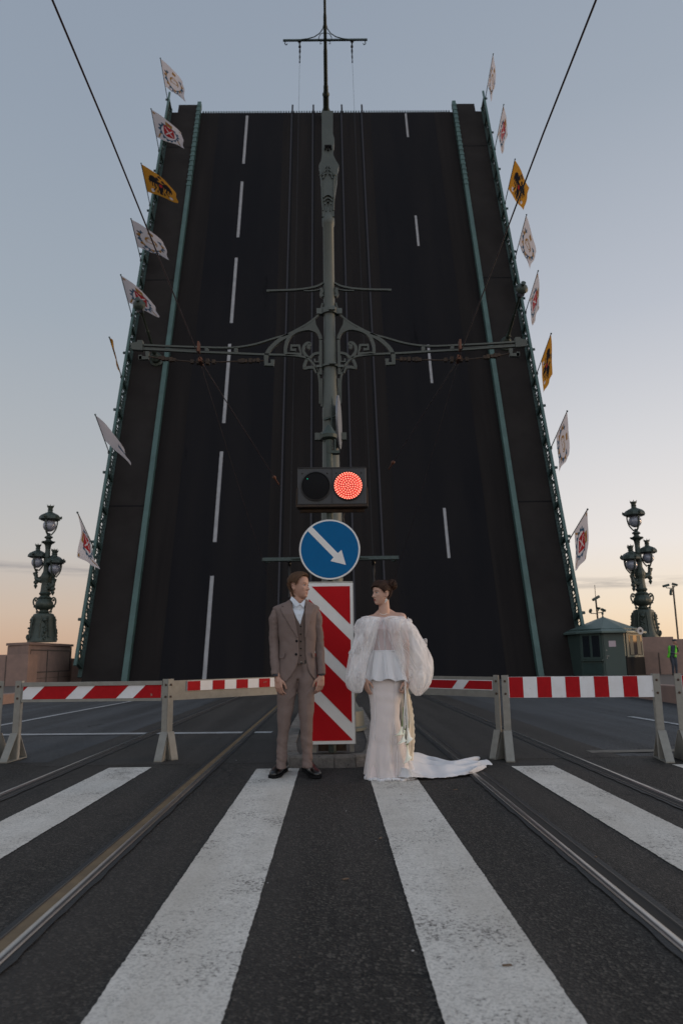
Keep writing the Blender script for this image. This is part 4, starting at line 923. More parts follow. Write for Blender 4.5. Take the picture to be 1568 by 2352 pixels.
vs = [(*p, zr-.06) for p in rim]+[(*p, zr+.02) for p in rim]+[top]
b.add(vs, [tuple(range(n-1,-1,-1))]+[(i,(i+1) % n,n+(i+1) % n,n+i) for i in range(n)]+[(n+i,n+(i+1) % n,2*n) for i in range(n)]); rf = b.build('roof', M['roofg'], bt, smooth=False)
b = MB(); b.lathe([(.06,-.06),(.035,.02),(.02,.06),(.06,.13),(.05,.18),(.015,.24),(.005,.34)], top, 10); b.build('finial', M['teal_d'], rf)
def face_panel(name, i, u0, u1, z0, z1, m, par, w=.0, th=.02):
    a = Vector((*plan[i],0)); c = Vector((*plan[i+1],0)); d = (c-a).normalized(); nn = Vector((d.y,-d.x,0)); L = (c-a).length
    b = MB(); P = [(u0*L,z0),(u1*L,z0),(u1*L,z1),(u0*L,z1)]; b.prism(P, lambda u, v, q: a+d*u+nn*(w+q)+Vector((0,0,v)), th); return b.build(name, m, par, smooth=False)
win = face_panel('window', 0, .08, .96, .88, 2.02, M['booth'], bt, .003, .04)
for u0, u1 in ((.16,.47),(.58,.90)):
    face_panel('pane', 0, u0, u1, .98, 1.93, M['glass'], win, .044, .012)
face_panel('window_sill', 0, .02, 1.0, .80, .87, M['booth'], bt, .003, .09)
face_panel('lower_panel', 0, .08, .92, .22, .70, M['teal_d'], bt, .003, .02)
dr = face_panel('door', 1, .06, .97, .16, 2.12, M['booth'], bt, .003, .03)
face_panel('poster', 1, .28, .60, 1.42, 1.68, mat('poster_paper', (.42,.36,.40), .7, var=(9,.3), col2=(.36,.20,.22)), dr, .034, .006)
face_panel('handle', 1, .13, .24, 1.0, 1.03, M['zinc_l'], dr, .034, .05); face_panel('lock', 1, .14, .17, .90, .95, M['zinc_l'], dr, .034, .02); face_panel('lock', 1, .13, .17, 1.24, 1.29, M['zinc_l'], dr, .034, .02)
w2 = face_panel('window', 2, .08, .95, .95, 2.02, M['booth'], bt, .003, .04)
face_panel('pane', 2, .20, .88, 1.04, 1.93, M['glass'], w2, .044, .01)
face_panel('curtain', 2, .24, .42, 1.06, 1.92, mat('curtain', (.16,.14,.10), .8, var=(6,.5)), w2, .055, .004); face_panel('curtain', 2, .62, .82, 1.06, 1.92, bpy.data.materials['curtain'], w2, .055, .004)
face_panel('lower_panel', 2, .02, .99, .14, 1.0, M['blackm'], bt, .003, .03)
for i in range(3): face_panel('cornice', i, 0, 1, 2.10, 2.22, M['teal_d'], bt, .004, .06)
lsp = BX(1465.5,1449,33.0); sp = empty('loudspeaker', lsp, label='small white horn loudspeaker under the booth eaves', cat='loudspeaker')
k = dict(X=(1,0,0), Y=(0,0,1), Z=(.25,-.97,0)); b = MB(); b.lathe([(.16,.12),(.165,.11),(.10,.0),(.05,-.10),(.05,-.16)], lsp, 20, X=(.97,.25,0), Y=(0,0,1), Z=(.25,-.97,0)); b.build('horn', mat('horn_white', (.45,.42,.40), .5), sp)
b = MB(); b.lathe([(.07,.122),(.07,.128)], lsp, 20, X=(.97,.25,0), Y=(0,0,1), Z=(.25,-.97,0)); b.beam(lsp+Vector((0,.1,0)), lsp+Vector((-.1,.5,.1)), .04,.04); b.build('speaker_driver', M['black'], sp)

def campole(base, top, cams, label, ant=False):
    rt = empty('camera_pole', base, label=label, cat='camera pole'); b = MB(); b.tube([base, top], .045, 8)
    if ant: b.tube([top, Vector(top)+Vector((0,0,.7))], .015, 6)
    b.build('pole', M['black'], rt)
    for c, d, L in cams:
        c = Vector(top)+Vector(c); d = Vector(d).normalized(); b = MB()
        b.beam(c-d*L/2, c+d*L/2, .11, .12); b.tube([c+d*L/2, c+d*(L/2+.03)], .04, 8); b.beam(c+Vector((0,0,.06)), c+Vector((0,0,-.12)), .03, .03); b.tube([c-Vector((0,0,.12)), (top[0], top[1], c.z-.14)], .02, 6); b.build('security_camera', M['teal_d'], rt)
p = atY(1373.7,1419,37.4); q = atY(1367,1375,37.4)
campole((p.x, 37.4, .12), (q.x, 37.4, q.z), [((0,-.05,.02),(-1,-.3,-.5),.42),((-.35,-.1,-.62),(-.6,-.8,-.7),.22),((.05,-.1,-.50),(.3,-1,-.1),.22),((.3,-.1,-.58),(.7,-.8,-.5),.22)], 'camera pole with antenna rising behind the booth roof', True)
p = atY(1556,1466,38.2); q = atY(1544,1345,38.2)
campole((p.x, 38.2, zt2-.1), (q.x, 38.2, q.z), [((-.38,-.05,.0),(-1,-.2,-.25),.34),((-.18,-.1,-.34),(-.5,-.6,-1),.34),((.05,-.1,.05),(.6,-.5,-.3),.25)], 'tall camera pole above the worker at the right edge')
#PART3
# ================================================================== PEOPLE
def K(px, py, Y):
    """point of the couple's plane: photograph detail coordinates at distance Y"""
    return atY(551.2+.3125*px, 1286.2+.3125*py, Y)
skin_m = lambda n, c, c2: mat(n, c, .5, var=(14,.5), col2=c2, spec=.4)
def remeshed(mb, name, vox, smooth_it=3):
    me = bpy.data.meshes.new(name+'_tmp'); me.from_pydata([Vector(v) for v in mb.v], [], mb.f)
    bm = bmesh.new(); bm.from_mesh(me); bmesh.ops.recalc_face_normals(bm, faces=bm.faces); bm.to_mesh(me); bm.free()
    o = bpy.data.objects.new(name+'_tmp', me); COL.objects.link(o)
    md = o.modifiers.new('r', 'REMESH'); md.mode = 'VOXEL'; md.voxel_size = vox; md.adaptivity = 0
    sm = o.modifiers.new('s', 'SMOOTH'); sm.factor = .5; sm.iterations = smooth_it
    dg = bpy.context.evaluated_depsgraph_get(); ev = o.evaluated_get(dg); m2 = bpy.data.meshes.new_from_object(ev)
    n = len(m2.vertices); co = np.empty(n*3); m2.vertices.foreach_get('co', co); vs = co.reshape(-1, 3)
    fs = [tuple(p.vertices) for p in m2.polygons]
    bpy.data.objects.remove(o); bpy.data.meshes.remove(me); bpy.data.meshes.remove(m2)
    r = MB(); r.v = [tuple(v) for v in vs]; r.f = fs; r.m = [0]*len(fs); return r

HT = dict(
 z =[0.0,.015,.04,.07,.10,.125,.15,.175,.20,.218,.228,.232],
 f =[.068,.080,.086,.088,.090,.090,.093,.091,.080,.060,.035,.008],
 b =[-.01,.00,.022,.058,.078,.090,.096,.094,.080,.058,.032,.008],
 w =[.024,.040,.054,.063,.068,.071,.074,.074,.066,.050,.030,.008])
_hz = np.linspace(-.03, .262, 293); _k = np.ones(17)/17
HS = {}
for _q in 'fbw':
    _v = np.interp(_hz, HT['z'], HT[_q]); _s = np.convolve(np.convolve(np.pad(_v, 16, 'edge'), _k, 'same'), np.ones(9)/9, 'same')[16:-16]
    _t = np.clip((_hz-.012)/.02, 0, 1)*np.clip((.222-_hz)/.015, 0, 1); HS[_q] = _v*(1-_t)+_s*_t
def head_pt(th, z, off=0.0, fem=False, disp=True, zs=1.0):
    f = float(np.interp(z, _hz, HS['f']))+off; b = float(np.interp(z, _hz, HS['b']))+off; w = float(np.interp(z, _hz, HS['w']))*(.94 if fem else 1)+off
    if fem: q_ = max(0, min(1, (.085-z)/.06)); f -= .003*q_; w *= 1-.08*q_
    c, s = math.cos(th), math.sin(th); n = 2.25
    x = w*math.copysign(abs(s)**(2/n), s); y = -f*abs(c)**(2/n) if c > 0 else b*abs(c)**(2/n)
    if b < 0 and c < 0: y = b*abs(c) 
    zz = z
    if disp and c > -.1:
        g = lambda a, s_: math.exp(-(a/s_)**2)
        ax = abs(x); d = 0.0
        if z > .064:                                                  # nose
            s_ = min(1, max(0, (.126-z)/.046)); fall = 1 if z > .076 else max(0, (z-.066)/.010)
            d += (.003+.0235*s_**1.25)*fall*g(x, .0075+.0085*s_)*(1 if z < .13 else max(0, 1-(z-.13)/.012))
            d += .006*g(ax-.012, .007)*g(z-.076, .007)
        d -= .0115*g(ax-.031, .015)*g(z-.117, .010)                   # eye sockets
        d += .0035*g(ax-.028, .020)*g(z-.135, .007)
        d += .0045*g(ax-.045, .014)*g(z-.092, .014)                   # cheekbones
        d -= .003*g(ax-.045, .014)*g(z-.055, .014)
        d += .0065*g(x, .020)*g(z-.0535, .0048)+.0070*g(x, .017)*g(z-.0415, .0052)
        d -= .0045*g(x, .022)*g(z-.0475, .0020)
        d -= .0035*g(x, .02)*g(z-.031, .005); d += .0045*g(x, .018)*g(z-.014, .010)
        y -= d*max(0, min(1, c*1.6))
    return Vector((x, y, zz*zs))
def add_head(mb, T, sc, fem=False):
    rows = sorted(set([i*.00245 for i in range(95)]+[.2322])); n = 88
    vs = [T(head_pt(2*math.pi*j/n, min(z, .2315), 0, fem)*sc) for z in rows for j in range(n)]
    k = len(rows); fs = [(i*n+j, i*n+(j+1) % n, (i+1)*n+(j+1) % n, (i+1)*n+j) for i in range(k-1) for j in range(n)]
    fs += [tuple(range(n-1,-1,-1)), tuple((k-1)*n+j for j in range(n))]
    mb.add(vs, fs)
    for s in (-1, 1):                                                 # ears
        w = (.071*(.94 if fem else 1)+.001)
        rim_ = [(.000,.078),(-.002,.088),(.004,.100),(.003,.115),(.008,.126),(.018,.130),(.026,.123),(.026,.110),(.020,.096),(.012,.084),(.002,.077)]
        pts = [T(Vector((s*(w+.004+.35*max(0, y)), y+.006, z))*sc) for y, z in rim_]
        mb.tube(pts, .0042*sc, 7)
        c = T(Vector((s*(w+.003), .017, .105))*sc); mb.ball(c, (.008*sc,.012*sc,.022*sc), n=10, k=8)
        mb.ball(T(Vector((s*(w+.003), .009, .082))*sc), (.006*sc,.007*sc,.008*sc), n=8, k=6)
def add_hand(mb, wr, d, nrm, th, s=1.0, curl=(.35,.45,.5,.6), tcurl=.3, spread=.05):
    """wr wrist, d direction of the hand, nrm towards the palm side, th towards the thumb"""
    d = Vector(d).normalized(); th = Vector(th); th = (th-d*th.dot(d)).normalized(); nrm = Vector(nrm); nrm = (nrm-d*nrm.dot(d)-th*nrm.dot(th)).normalized()
    wr = Vector(wr); kn = []
    for i, (o, l) in enumerate(((.030,.090),(.010,.094),(-.010,.090),(-.028,.082))):
        k = wr+d*l*s+th*o*s; kn.append(k); mb.cap(wr+d*.012*s+th*o*.62*s, .0165*s, k-d*.004*s, .0125*s, 12)
    mb.cap(wr-d*.03*s, .024*s, wr+d*.03*s, .022*s, 12)
    lens = ((.043,.026,.020),(.047,.030,.022),(.044,.028,.021),(.034,.021,.018))
    for i in range(4):
        a = .12+curl[i]*.5; p = kn[i]; side = th*(1.5-i)*spread; r = (.0098,.0100,.0095,.0085)[i]*s
        for j in range(3):
            v = (d*math.cos(a)+nrm*math.sin(a)+side).normalized(); q = p+v*lens[i][j]*s
            mb.cap(p, r*(1-.10*j), q, r*(.90-.10*j), 10); p = q; a += curl[i]*(1.0 if j == 0 else .8)
    p = wr+d*.022*s+th*.022*s; v = (d*.62+th*.62+nrm*.35).normalized()
    for j, (l, r) in enumerate(((.040,.0150),(.032,.0118),(.026,.0102))):
        q = p+v*l*s; mb.cap(p, r*s, q, r*.88*s, 10); p = q; v = (v+d*(.35+tcurl)-th*.28*(1 if j == 0 else .6)+nrm*tcurl*.4).normalized()
def color_head(mb, Ti, sc, fem, lipi, browi, shi=None):
    """material index by place on the face"""
    out_ = []
    V_ = mb.v
    for f in mb.f:
        c = Vector((0,0,0))
        for i in f: c += Vector(V_[i])
        p = Ti(c/len(f))/sc; m = 0
        if -.13 < p.y < -.055 and abs(p.x) < .06 and .02 < p.z < .16:
            ax = abs(p.x); 
            lipw = .0205 if fem else .021
            if ax < lipw and p.y < -.083:
                zt = .0585-.010*(ax/lipw)**2-(.0015 if ax < .004 else 0); zb = .0365+.010*(ax/lipw)**2
                if zb < p.z < zt: m = lipi
            bz = .1335+.006*math.sin(min(1, max(0, (ax-.012)/.034))*math.pi*.75)
            if .012 < ax < .048 and abs(p.z-bz) < (.0026 if fem else .0032)*(1-.5*max(0, (ax-.035)/.013)): m = browi
        out_.append(m)
    mb.m = out_
def eyes(T, sc, Rz, parent, iris_col, fem):
    em = [mat('eye_white', (.50,.47,.45), .2), mat('iris', iris_col, .15, coat=.8), mat('lash', (.012,.008,.007), .7)]
    for s in (-1, 1):
        b = MB(); c = Vector((s*.031, -.0735, .1175))*sc; r = .0118*sc; n, k = 20, 16; vs = []
        for i in range(1, k):
            ph = math.pi*i/k
            for j in range(n):
                a = 2*math.pi*j/n; vs.append(T(c+Vector((r*math.sin(ph)*math.cos(a), -r*math.cos(ph), r*math.sin(ph)*math.sin(a)*.62))))
        vs += [T(c+Vector((0,-r,0))), T(c+Vector((0,r,0)))]
        fs = [(i*n+j, i*n+(j+1) % n, (i+1)*n+(j+1) % n, (i+1)*n+j) for i in range(k-2) for j in range(n)]+[((j+1) % n, j, (k-1)*n) for j in range(n)]+[((k-2)*n+j, (k-2)*n+(j+1) % n, (k-1)*n+1) for j in range(n)]
        ms = [1 if i < 3 else 0 for i in range(k-2) for j in range(n)]+[1]*n+[0]*n
        b.add(vs, fs, ms)
        lid = [T(c+Vector((x, -r*1.04+abs(x)*.42, .0062*(1-(x/.0165)**2)-.0005))*1.0) for x in [(-.0165+.0033*i)*1.0 for i in range(11)]]
        b.tube(lid, [.0006]+[.0016 if fem else .0012]*9+[.0006], 5, m=2)
        b.build('eye', em, parent)

# cloth ring surface -------------------------------------------------
class Ring:
    """torso-like surface from photograph rows (py, xl, xr) with front and back depths"""
    def __init__(s, rows, Y, n=2.4):
        s.rows = rows; s.Y = Y; s.n = n; s.py = [r[0] for r in rows]
        s.a = [K(r[1], r[0], Y) for r in rows]; s.b = [K(r[2], r[0], Y) for r in rows]
        s.z = [(p.z+q.z)/2 for p, q in zip(s.a, s.b)]
    def at(s, py):
        xl = interp(py, s.py, [p.x for p in s.a]); xr = interp(py, s.py, [p.x for p in s.b]); z = interp(py, s.py, s.z)
        f = interp(py, s.py, [r[3] for r in s.rows]); b = interp(py, s.py, [r[4] for r in s.rows])
        yo = interp(py, s.py, [r[5] if len(r) > 5 else 0 for r in s.rows]); return (xl+xr)/2, (xr-xl)/2, z, f, b, yo
    def pt(s, th, py, off=0.0):
        xc, a, z, f, b, yo = s.at(py); c, q = math.cos(th), math.sin(th); e = 2/s.n
        return Vector((xc+(a+off)*math.copysign(abs(q)**e, q), s.Y+yo+(-(f+off) if c > 0 else (b+off))*abs(c)**e, z))
    def th(s, x, py):
        xc, a, *_ = s.at(py); t = max(-1, min(1, (x-xc)/a)); return math.copysign(math.asin(min(1, abs(t)**(s.n/2))), t)
    def front(s, px, py, off=0.0):
        x = K(px, py, s.Y).x; xc, a, z, f, b, yo = s.at(py); t = min(.999, abs((x-xc)/(a)))
        return Vector((x, s.Y+yo-(f*(1-t**s.n)**(1/s.n)+off), z))
def panel(surf, rows, off, name, m, parent, nx=10, ny=40, th=.004, fold=0.0, py_curve=None):
    ps = [r[0] for r in rows]; b = MB()
    def fn(u, v):
        py = lerp(ps[0], ps[-1], v); xl = interp(py, ps, [r[1] for r in rows]); xr = interp(py, ps, [r[2] for r in rows]); px = lerp(xl, xr, u)
        return surf.front(px, py, off+fold*noise.noise(Vector((px*.03, py*.02, 3))))
    b.grid(nx, ny, fn); return b.build(name, m, parent, mods=[('SOLIDIFY', dict(thickness=th, offset=0))] if th else (), fix=False, ang=60)
def poly_on(surf, pts, off, name, m, parent, th=.004):
    """small flat piece (pocket flap, collar wing) lying on a surface"""
    b = MB(); P = [surf.front(x, y, off) for x, y in pts]; c = sum(P, Vector())/len(P); k = len(P)
    b.add(P+[p-Vector((0, th, 0)) for p in P], [tuple(range(k)), tuple(range(2*k-1, k-1, -1))]+[(i, (i+1) % k, (i+1) % k+k, i+k) for i in range(k)])
    return b.build(name, m, parent, smooth=False)

# ---------------------------------------------------------------- the groom
def suit_mat(name, c):
    return mat(name, c, .9, var=(140,.5), col2=tuple(q*.72 for q in c), bump=(220,.35,.0015), spec=.15)
M['suit'] = suit_mat('taupe_wool', (.178,.135,.122)); M['vest'] = suit_mat('vest_wool', (.125,.092,.080)); M['shirt'] = mat('white_shirt', (.56,.60,.66), .8, bump=(60,.15,.002))
M['shoe'] = mat('black_leather', (.008,.008,.009), .3, coat=.25, spec=.4); M['hairm'] = mat('brown_hair', (.095,.050,.026), .65, var=(60,.8), col2=(.035,.020,.012), stretch=(1,1,3), spec=.2)
SKM = [mat('skin_man', (.40,.235,.175), .5, var=(18,.5), col2=(.33,.17,.125), spec=.4), mat('lips_man', (.28,.12,.10), .4), mat('brow_man', (.10,.055,.035), .8)]
GY = 7.36
def turn(ang, pos, tilt=0.0):
    Rm = Matrix.Rotation(ang, 3, 'Z') @ Matrix.Rotation(tilt, 3, 'X'); p = Vector(pos); Ri = Rm.inverted()
    return (lambda v: p+Rm @ v), (lambda v: Ri @ (v-p))
chin = K(455, 283, GY); crown = K(455, 104, GY); hs = (crown.z-chin.z)/.232
gT, gTi = turn(R(62), (K(437, 283, GY).x, GY+.0, chin.z), R(-2))
mb = MB(); add_head(mb, gT, hs)
neck0 = K(428, 345, GY+.02); nk = gT(Vector((0,.02,.035))*hs)
mb.cap(neck0+Vector((0,.02,-.02)), .068, nk, .056, 24); mb.cap(neck0+Vector((0,.02,.02)), .062, gT(Vector((0,.045,.07))*hs), .052, 24)
mb.cap(gT(Vector((0,-.048,.012))*hs), .02, nk, .045, 16)
core = Ring([(330,350,520,.05,.06),(360,315,530,.05,.06),(430,305,540,.08,.08),(600,320,530,.085,.085),(760,325,520,.06,.06),(900,340,500,.04,.05)], GY)
mb.add([core.pt(2*math.pi*j/32, py) for py in (330,360,400,460,600,760,900) for j in range(32)], [(i*32+j, i*32+(j+1) % 32, (i+1)*32+(j+1) % 32, (i+1)*32+j) for i in range(6) for j in range(32)]+[tuple(range(31,-1,-1)), tuple(range(192, 224))])
shL, elL, wrL = K(276,400,GY), K(254,625,GY+.02), K(266,845,GY-.115)
shR, elR, wrR = K(552,402,GY), K(584,615,GY+.04), K(598,835,GY-.03)
for a_, c_, w_ in ((shL, elL, wrL), (shR, elR, wrR)):
    mb.cap(a_, .036, c_, .034, 16); mb.cap(c_, .034, w_, .026, 16)
add_hand(mb, K(277,868,GY-.112), (.12,-.12,-1), (.45,.85,0), (.85,-.45,0), 1.04, (.55,.6,.65,.7), .25)
add_hand(mb, K(597,852,GY-.035), (-.10,-.15,-1), (-.6,.75,0), (-.75,-.55,0), 1.06, (.5,.6,.7,.75), .2)
ftL, ftR = K(310, 1560, GY), K(496, 1560, GY)
for kx, hp in ((ftL, (345, 930)), (ftR, (490, 930))):
    h_ = K(*hp, GY); kn_ = Vector(((h_.x+kx.x)/2, GY-.01, .52)); mb.cap(h_, .06, kn_, .034, 14); mb.cap(kn_, .034, Vector((kx.x, GY+.03, .11)), .030, 14)
body = remeshed(mb, 'groom', .0042, 2); color_head(body, gTi, hs, False, 1, 2)
groom = body.build('person', SKM, loc=(K(415,1608,GY).x, GY, 0), ang=180, fix=False)
tag(groom, 'man in a taupe three piece suit looking towards the bride', 'man')
eyes(gT, hs, None, groom, (.05,.035,.025), False)

def hair_cap(T, sc, keep, off, name, m, parent, strands=(), fem=False, zmin=.02):
    b = MB(); n = 120; rows = [zmin+i*.0028 for i in range(int((.2315-zmin)/.0028)+1)]; idx = {}
    for i, z in enumerate(rows):
        for j in range(n):
            th = 2*math.pi*j/n; o = off(th, z)
            p = head_pt(th, z, 0, fem, False); c_ = Vector((0, .005, .12)); dr_ = (p-c_).normalized()
            rid = .0016*math.sin(th*46+6*noise.noise(Vector((th*2, z*12, 0))))+.0022*noise.noise(Vector((math.cos(th)*5, math.sin(th)*5, z*30)))
            idx[(i, j)] = len(b.v); b.v.append(tuple(T((p+dr_*(o+rid))*sc)))
    for i in range(len(rows)-1):
        for j in range(n):
            th = 2*math.pi*(j+.5)/n
            if keep((th+math.pi) % (2*math.pi)-math.pi, rows[i]): b.f.append((idx[(i, j)], idx[(i, (j+1) % n)], idx[(i+1, (j+1) % n)], idx[(i+1, j)])); b.m.append(0)
    b.f.append(tuple(idx[(len(rows)-1, j)] for j in range(n))); b.m.append(0)
    for pts, r in strands: b.tube([T(Vector(p)*sc) for p in pts], r, 5)
    return b.build(name, m, parent, fix=False, ang=70, mods=[('SOLIDIFY', dict(thickness=.007, offset=-1))])
def g_keep(th, z):
    a = abs(th)
    hl = interp(a, [0,.35,.8,1.15,1.35,1.55,1.62,1.95,2.3,math.pi], [.203,.201,.190,.168,.135,.112,.140,.150,.03,.008])
    if 1.50 < a < 1.98 and z < .140: return False
    return z > hl
def g_off(th, z):
    a = abs(th); v = .008+.010*max(0, (z-.12)/.11)
    if a < 1.0: v += .010*max(0, math.cos(th))*max(0, min(1, (z-.19)/.03))
    if a > 2.2: v += .009+(.008 if z < .07 else 0)
    return v
random.seed(3); st = []
for i in range(150):                      # swept-back strands
    th0 = random.uniform(-1.1, 1.1); o0 = .018+.012*math.cos(th0)*random.random(); pts = []
    for k in range(6):
        t = k/5; th = th0*(1-t)+math.copysign(2.2+random.uniform(0,.5), th0)*t if abs(th0) > .5 else th0*(1-t*.3); 
        z = lerp(.200, .232, math.sin(min(1, t*1.5)*math.pi/2)) if t < .6 else lerp(.232, .19, (t-.6)/.4)
        p = head_pt(th, min(z, .2305), 0, False, False); 
        if abs(th0) <= .5: p = Vector((p.x*(1-.2*t), lerp(p.y, .085, t), .197+.045*math.sin(min(1,t*1.15)*math.pi)**.7-.02*t))
        d_ = (p-Vector((0,.005,.12))).normalized(); pts.append(p+d_*o0*(.75 if abs(th0) > .5 else .45))
    st.append((pts, [.0009,.0018,.002,.0018,.0015,.0008]))
for i in range(70):                       # longer hair over the nape
    th0 = random.uniform(2.05, math.pi*2-2.05); pts = []
    for k in range(6):
        z = lerp(.15, random.uniform(.005,.03), k/5); p = head_pt(th0, max(z,.02), .02+.004*random.random(), False, False); p.z = z; p.y = max(p.y, .055-.02*(k/5)); pts.append(p)
    st.append((pts, [.001,.002,.0022,.0022,.0018,.0008]))
hair_cap(gT, hs, g_keep, g_off, 'hair', M['hairm'], groom, st)

# jacket
JK = Ring([(292,366,484,.045,.075,.02),(305,352,498,.050,.085,.02),(325,296,536,.055,.095,.015),(342,250,570,.060,.090,.01),(352,244,576,.070,.095,.01),(372,256,570,.085,.105,.005),(400,272,566,.108,.112),(450,282,560,.118,.115),(520,288,556,.120,.112),(600,294,552,.113,.105),(680,290,552,.112,.108),(760,281,556,.115,.115),(850,266,561,.118,.122),(888,262,562,.118,.125)], GY)
ol = ([292,360,450,575,660,700,760,800,850,888],[372,388,410,431,436,437,426,410,380,348]); orr = ([292,400,575,700,760,800,840,870,888],[478,481,481,484,492,500,515,540,556])
b = MB(); NY, NX = 90, 96
def jfn(u, v):
    py = lerp(292, 888, v); xl = K(interp(py, *ol), py, GY).x; xr = K(interp(py, *orr), py, GY).x
    t0 = JK.th(xr, py); t1 = 2*math.pi+JK.th(xl, py); th = lerp(t0, t1, u); P = JK.pt(th, py)
    w = .007*noise.noise(Vector((P.x*8, P.z*6, 1)))+.0045*noise.noise(Vector((P.x*16+P.z*8, P.z*13, 5)))-.004*math.exp(-((P.z-1.16)/.10)**2)
    flare = .006*max(0, (py-700)/188); n_ = Vector((P.x-JK.at(py)[0], P.y-GY, 0)).normalized(); hem = 0
    if v == 1: pass
    return P+n_*(w+flare+.004)
b.grid(NX, NY, jfn)
jk = b.build('jacket', M['suit'], groom, fix=False, ang=60, mods=[('SOLIDIFY', dict(thickness=.006, offset=0))])
def sleeve(name, pts, rad, m, parent, seed, dep=1.08, amp=.007):
    b = MB(); P = smooth(pts, 12); k = len(P); rs = [interp(i/(k-1), [j/(len(rad)-1) for j in range(len(rad))], rad) for i in range(k)]; n = 28; vs = []
    for i, p in enumerate(P):
        t = (P[min(i+1,k-1)]-P[max(i-1,0)]).normalized(); X = (Vector((1,0,0))-t*t.x).normalized(); Yv = t.cross(X)
        for j in range(n):
            a = 2*math.pi*j/n; r = rs[i]; q = p+X*r*math.cos(a)+Yv*r*dep*math.sin(a)
            w = amp*noise.noise(Vector((q.x*16+seed, q.y*16, q.z*11)))+amp*.8*noise.noise(Vector((math.cos(a)*1.5+seed, math.sin(a)*1.5, q.z*34)))
            vs.append(q+(q-p).normalized()*w)
    b.add(vs, [(i*n+j, i*n+(j+1) % n, (i+1)*n+(j+1) % n, (i+1)*n+j) for i in range(k-1) for j in range(n)]+[tuple(range(n-1,-1,-1))])
    return b.build(name, m, parent, fix=False, ang=60, mods=[('SOLIDIFY', dict(thickness=.005, offset=-1))])
sleeve('sleeve', [K(290,362,GY+.01),K(268,374,GY+.005),K(257,425,GY+.005),K(254,510,GY+.015),K(253,620,GY+.01),K(255,740,GY-.05),K(261,848,GY-.105)], [.018,.036,.052,.054,.050,.045,.041], M['suit'], groom, 1)
sleeve('sleeve', [K(540,364,GY+.01),K(558,376,GY+.005),K(566,425,GY+.005),K(574,510,GY+.02),K(582,620,GY+.04),K(591,740,GY+.0),K(597,842,GY-.03)], [.018,.034,.048,.048,.046,.042,.039], M['suit'], groom, 9)
for (px, py, dy, r) in ((262,852,-.108,.036),(597,846,-.032,.034)):
    b = MB(); c = K(px, py, GY+dy); b.tube([c+Vector((0,0,.02)), c-Vector((0,0,.004))], [r*.95,r*.98], 24, cap=False); b.build('cuff', mat('cuff_dark', (.04,.04,.05), .8), groom, mods=[('SOLIDIFY', dict(thickness=.003))])
# shirt, vest, lapels
b = MB()
def shf(u, v):
    py = lerp(322, 480, v); q = JK.front(lerp(interp(py, [312,345,400,480],[384,386,398,436]), interp(py, [312,345,400,480],[474,476,470,452]), u), py, -.010)
    xm = K(432, py, GY).x; yn = GY+.006-.078*math.sqrt(max(.05, 1-((q.x-xm)/.078)**2)); q.y = min(q.y, yn) if py < 372 else min(q.y, lerp(yn, q.y, min(1, (py-372)/50))); return q
b.grid(16, 44, shf); b.build('shirt', M['shirt'], groom, fix=False, ang=60, mods=[('SOLIDIFY', dict(thickness=.003, offset=0))])
b = MB(); 
for py in (372,410,448): b.lathe([(.0045,0),(.0045,.002)], JK.front(441, py, -.004), 8, X=(1,0,0), Y=(0,0,1), Z=(0,-1,0))
b.build('shirt_button', mat('shirt_button', (.45,.45,.45), .4), groom)
vl = [(340,372,380),(380,376,397),(430,384,418),(480,396,446),(560,410,452),(700,420,452),(735,412,452),(768,432,442)]
vr = [(340,478,492),(380,472,492),(430,458,492),(480,446,492),(560,450,492),(700,450,494),(740,448,496),(768,474,484)]
panel(JK, vl, -.006, 'vest', M['vest'], groom, 10, 50, th=.003, fold=.003); panel(JK, vr, -.0085, 'vest', M['vest'], groom, 10, 50, th=.003, fold=.003)
for py in (493,548,600,652,703):
    b = MB(); b.lathe([(.0075,0),(.0075,.003),(.004,.004)], JK.front(449.5, py, -.004), 12, X=(1,0,0), Y=(0,0,1), Z=(0,-1,0)); b.build('button', M['blackm'], groom)
la = [(292,356,374),(312,334,380),(338,306,386),(343,322,387),(350,322,388),(353,298,389),(372,302,393),(420,330,404),(500,378,420),(574,428,432)]
lb = [(292,476,494),(312,478,512),(338,480,538),(345,480,528),(352,481,530),(355,481,548),(372,481,546),(420,481,530),(500,481,505),(574,480,484)]
for rows in (la, lb): panel(JK, rows, .015, 'lapel', M['suit'], groom, 10, 60, th=.006)
# collar: band plus two wings
b = MB()
def band(u, v):
    th = lerp(.35, 2*math.pi-.35, u); r = .0665+.003*v; c = neck0+Vector((.004,.022,0)); 
    return c+Vector((r*math.sin(th), -r*1.02*math.cos(th), lerp(-.03, .036+.018*(1-math.cos(th))/2, v)))
b.grid(48, 8, band); b.build('collar_band', M['shirt'], groom, fix=False, mods=[('SOLIDIFY', dict(thickness=.003))])
def wing(pts, name='collar'):
    b = MB(); P = [K(x, y, GY-dy) for x, y, dy in pts]; k = len(P); b.add(P+[p-Vector((0,.004,-.001)) for p in P], [tuple(range(k)), tuple(range(2*k-1,k-1,-1))]+[(i,(i+1) % k,(i+1) % k+k,i+k) for i in range(k)]); b.build(name, M['shirt'], groom, smooth=False)
wing([(380,266,.020),(368,292,.045),(388,318,.068),(412,346,.082),(441,326,.082),(412,296,.066)])
wing([(476,290,.052),(441,326,.082),(468,350,.084),(474,330,.075),(479,300,.06)])
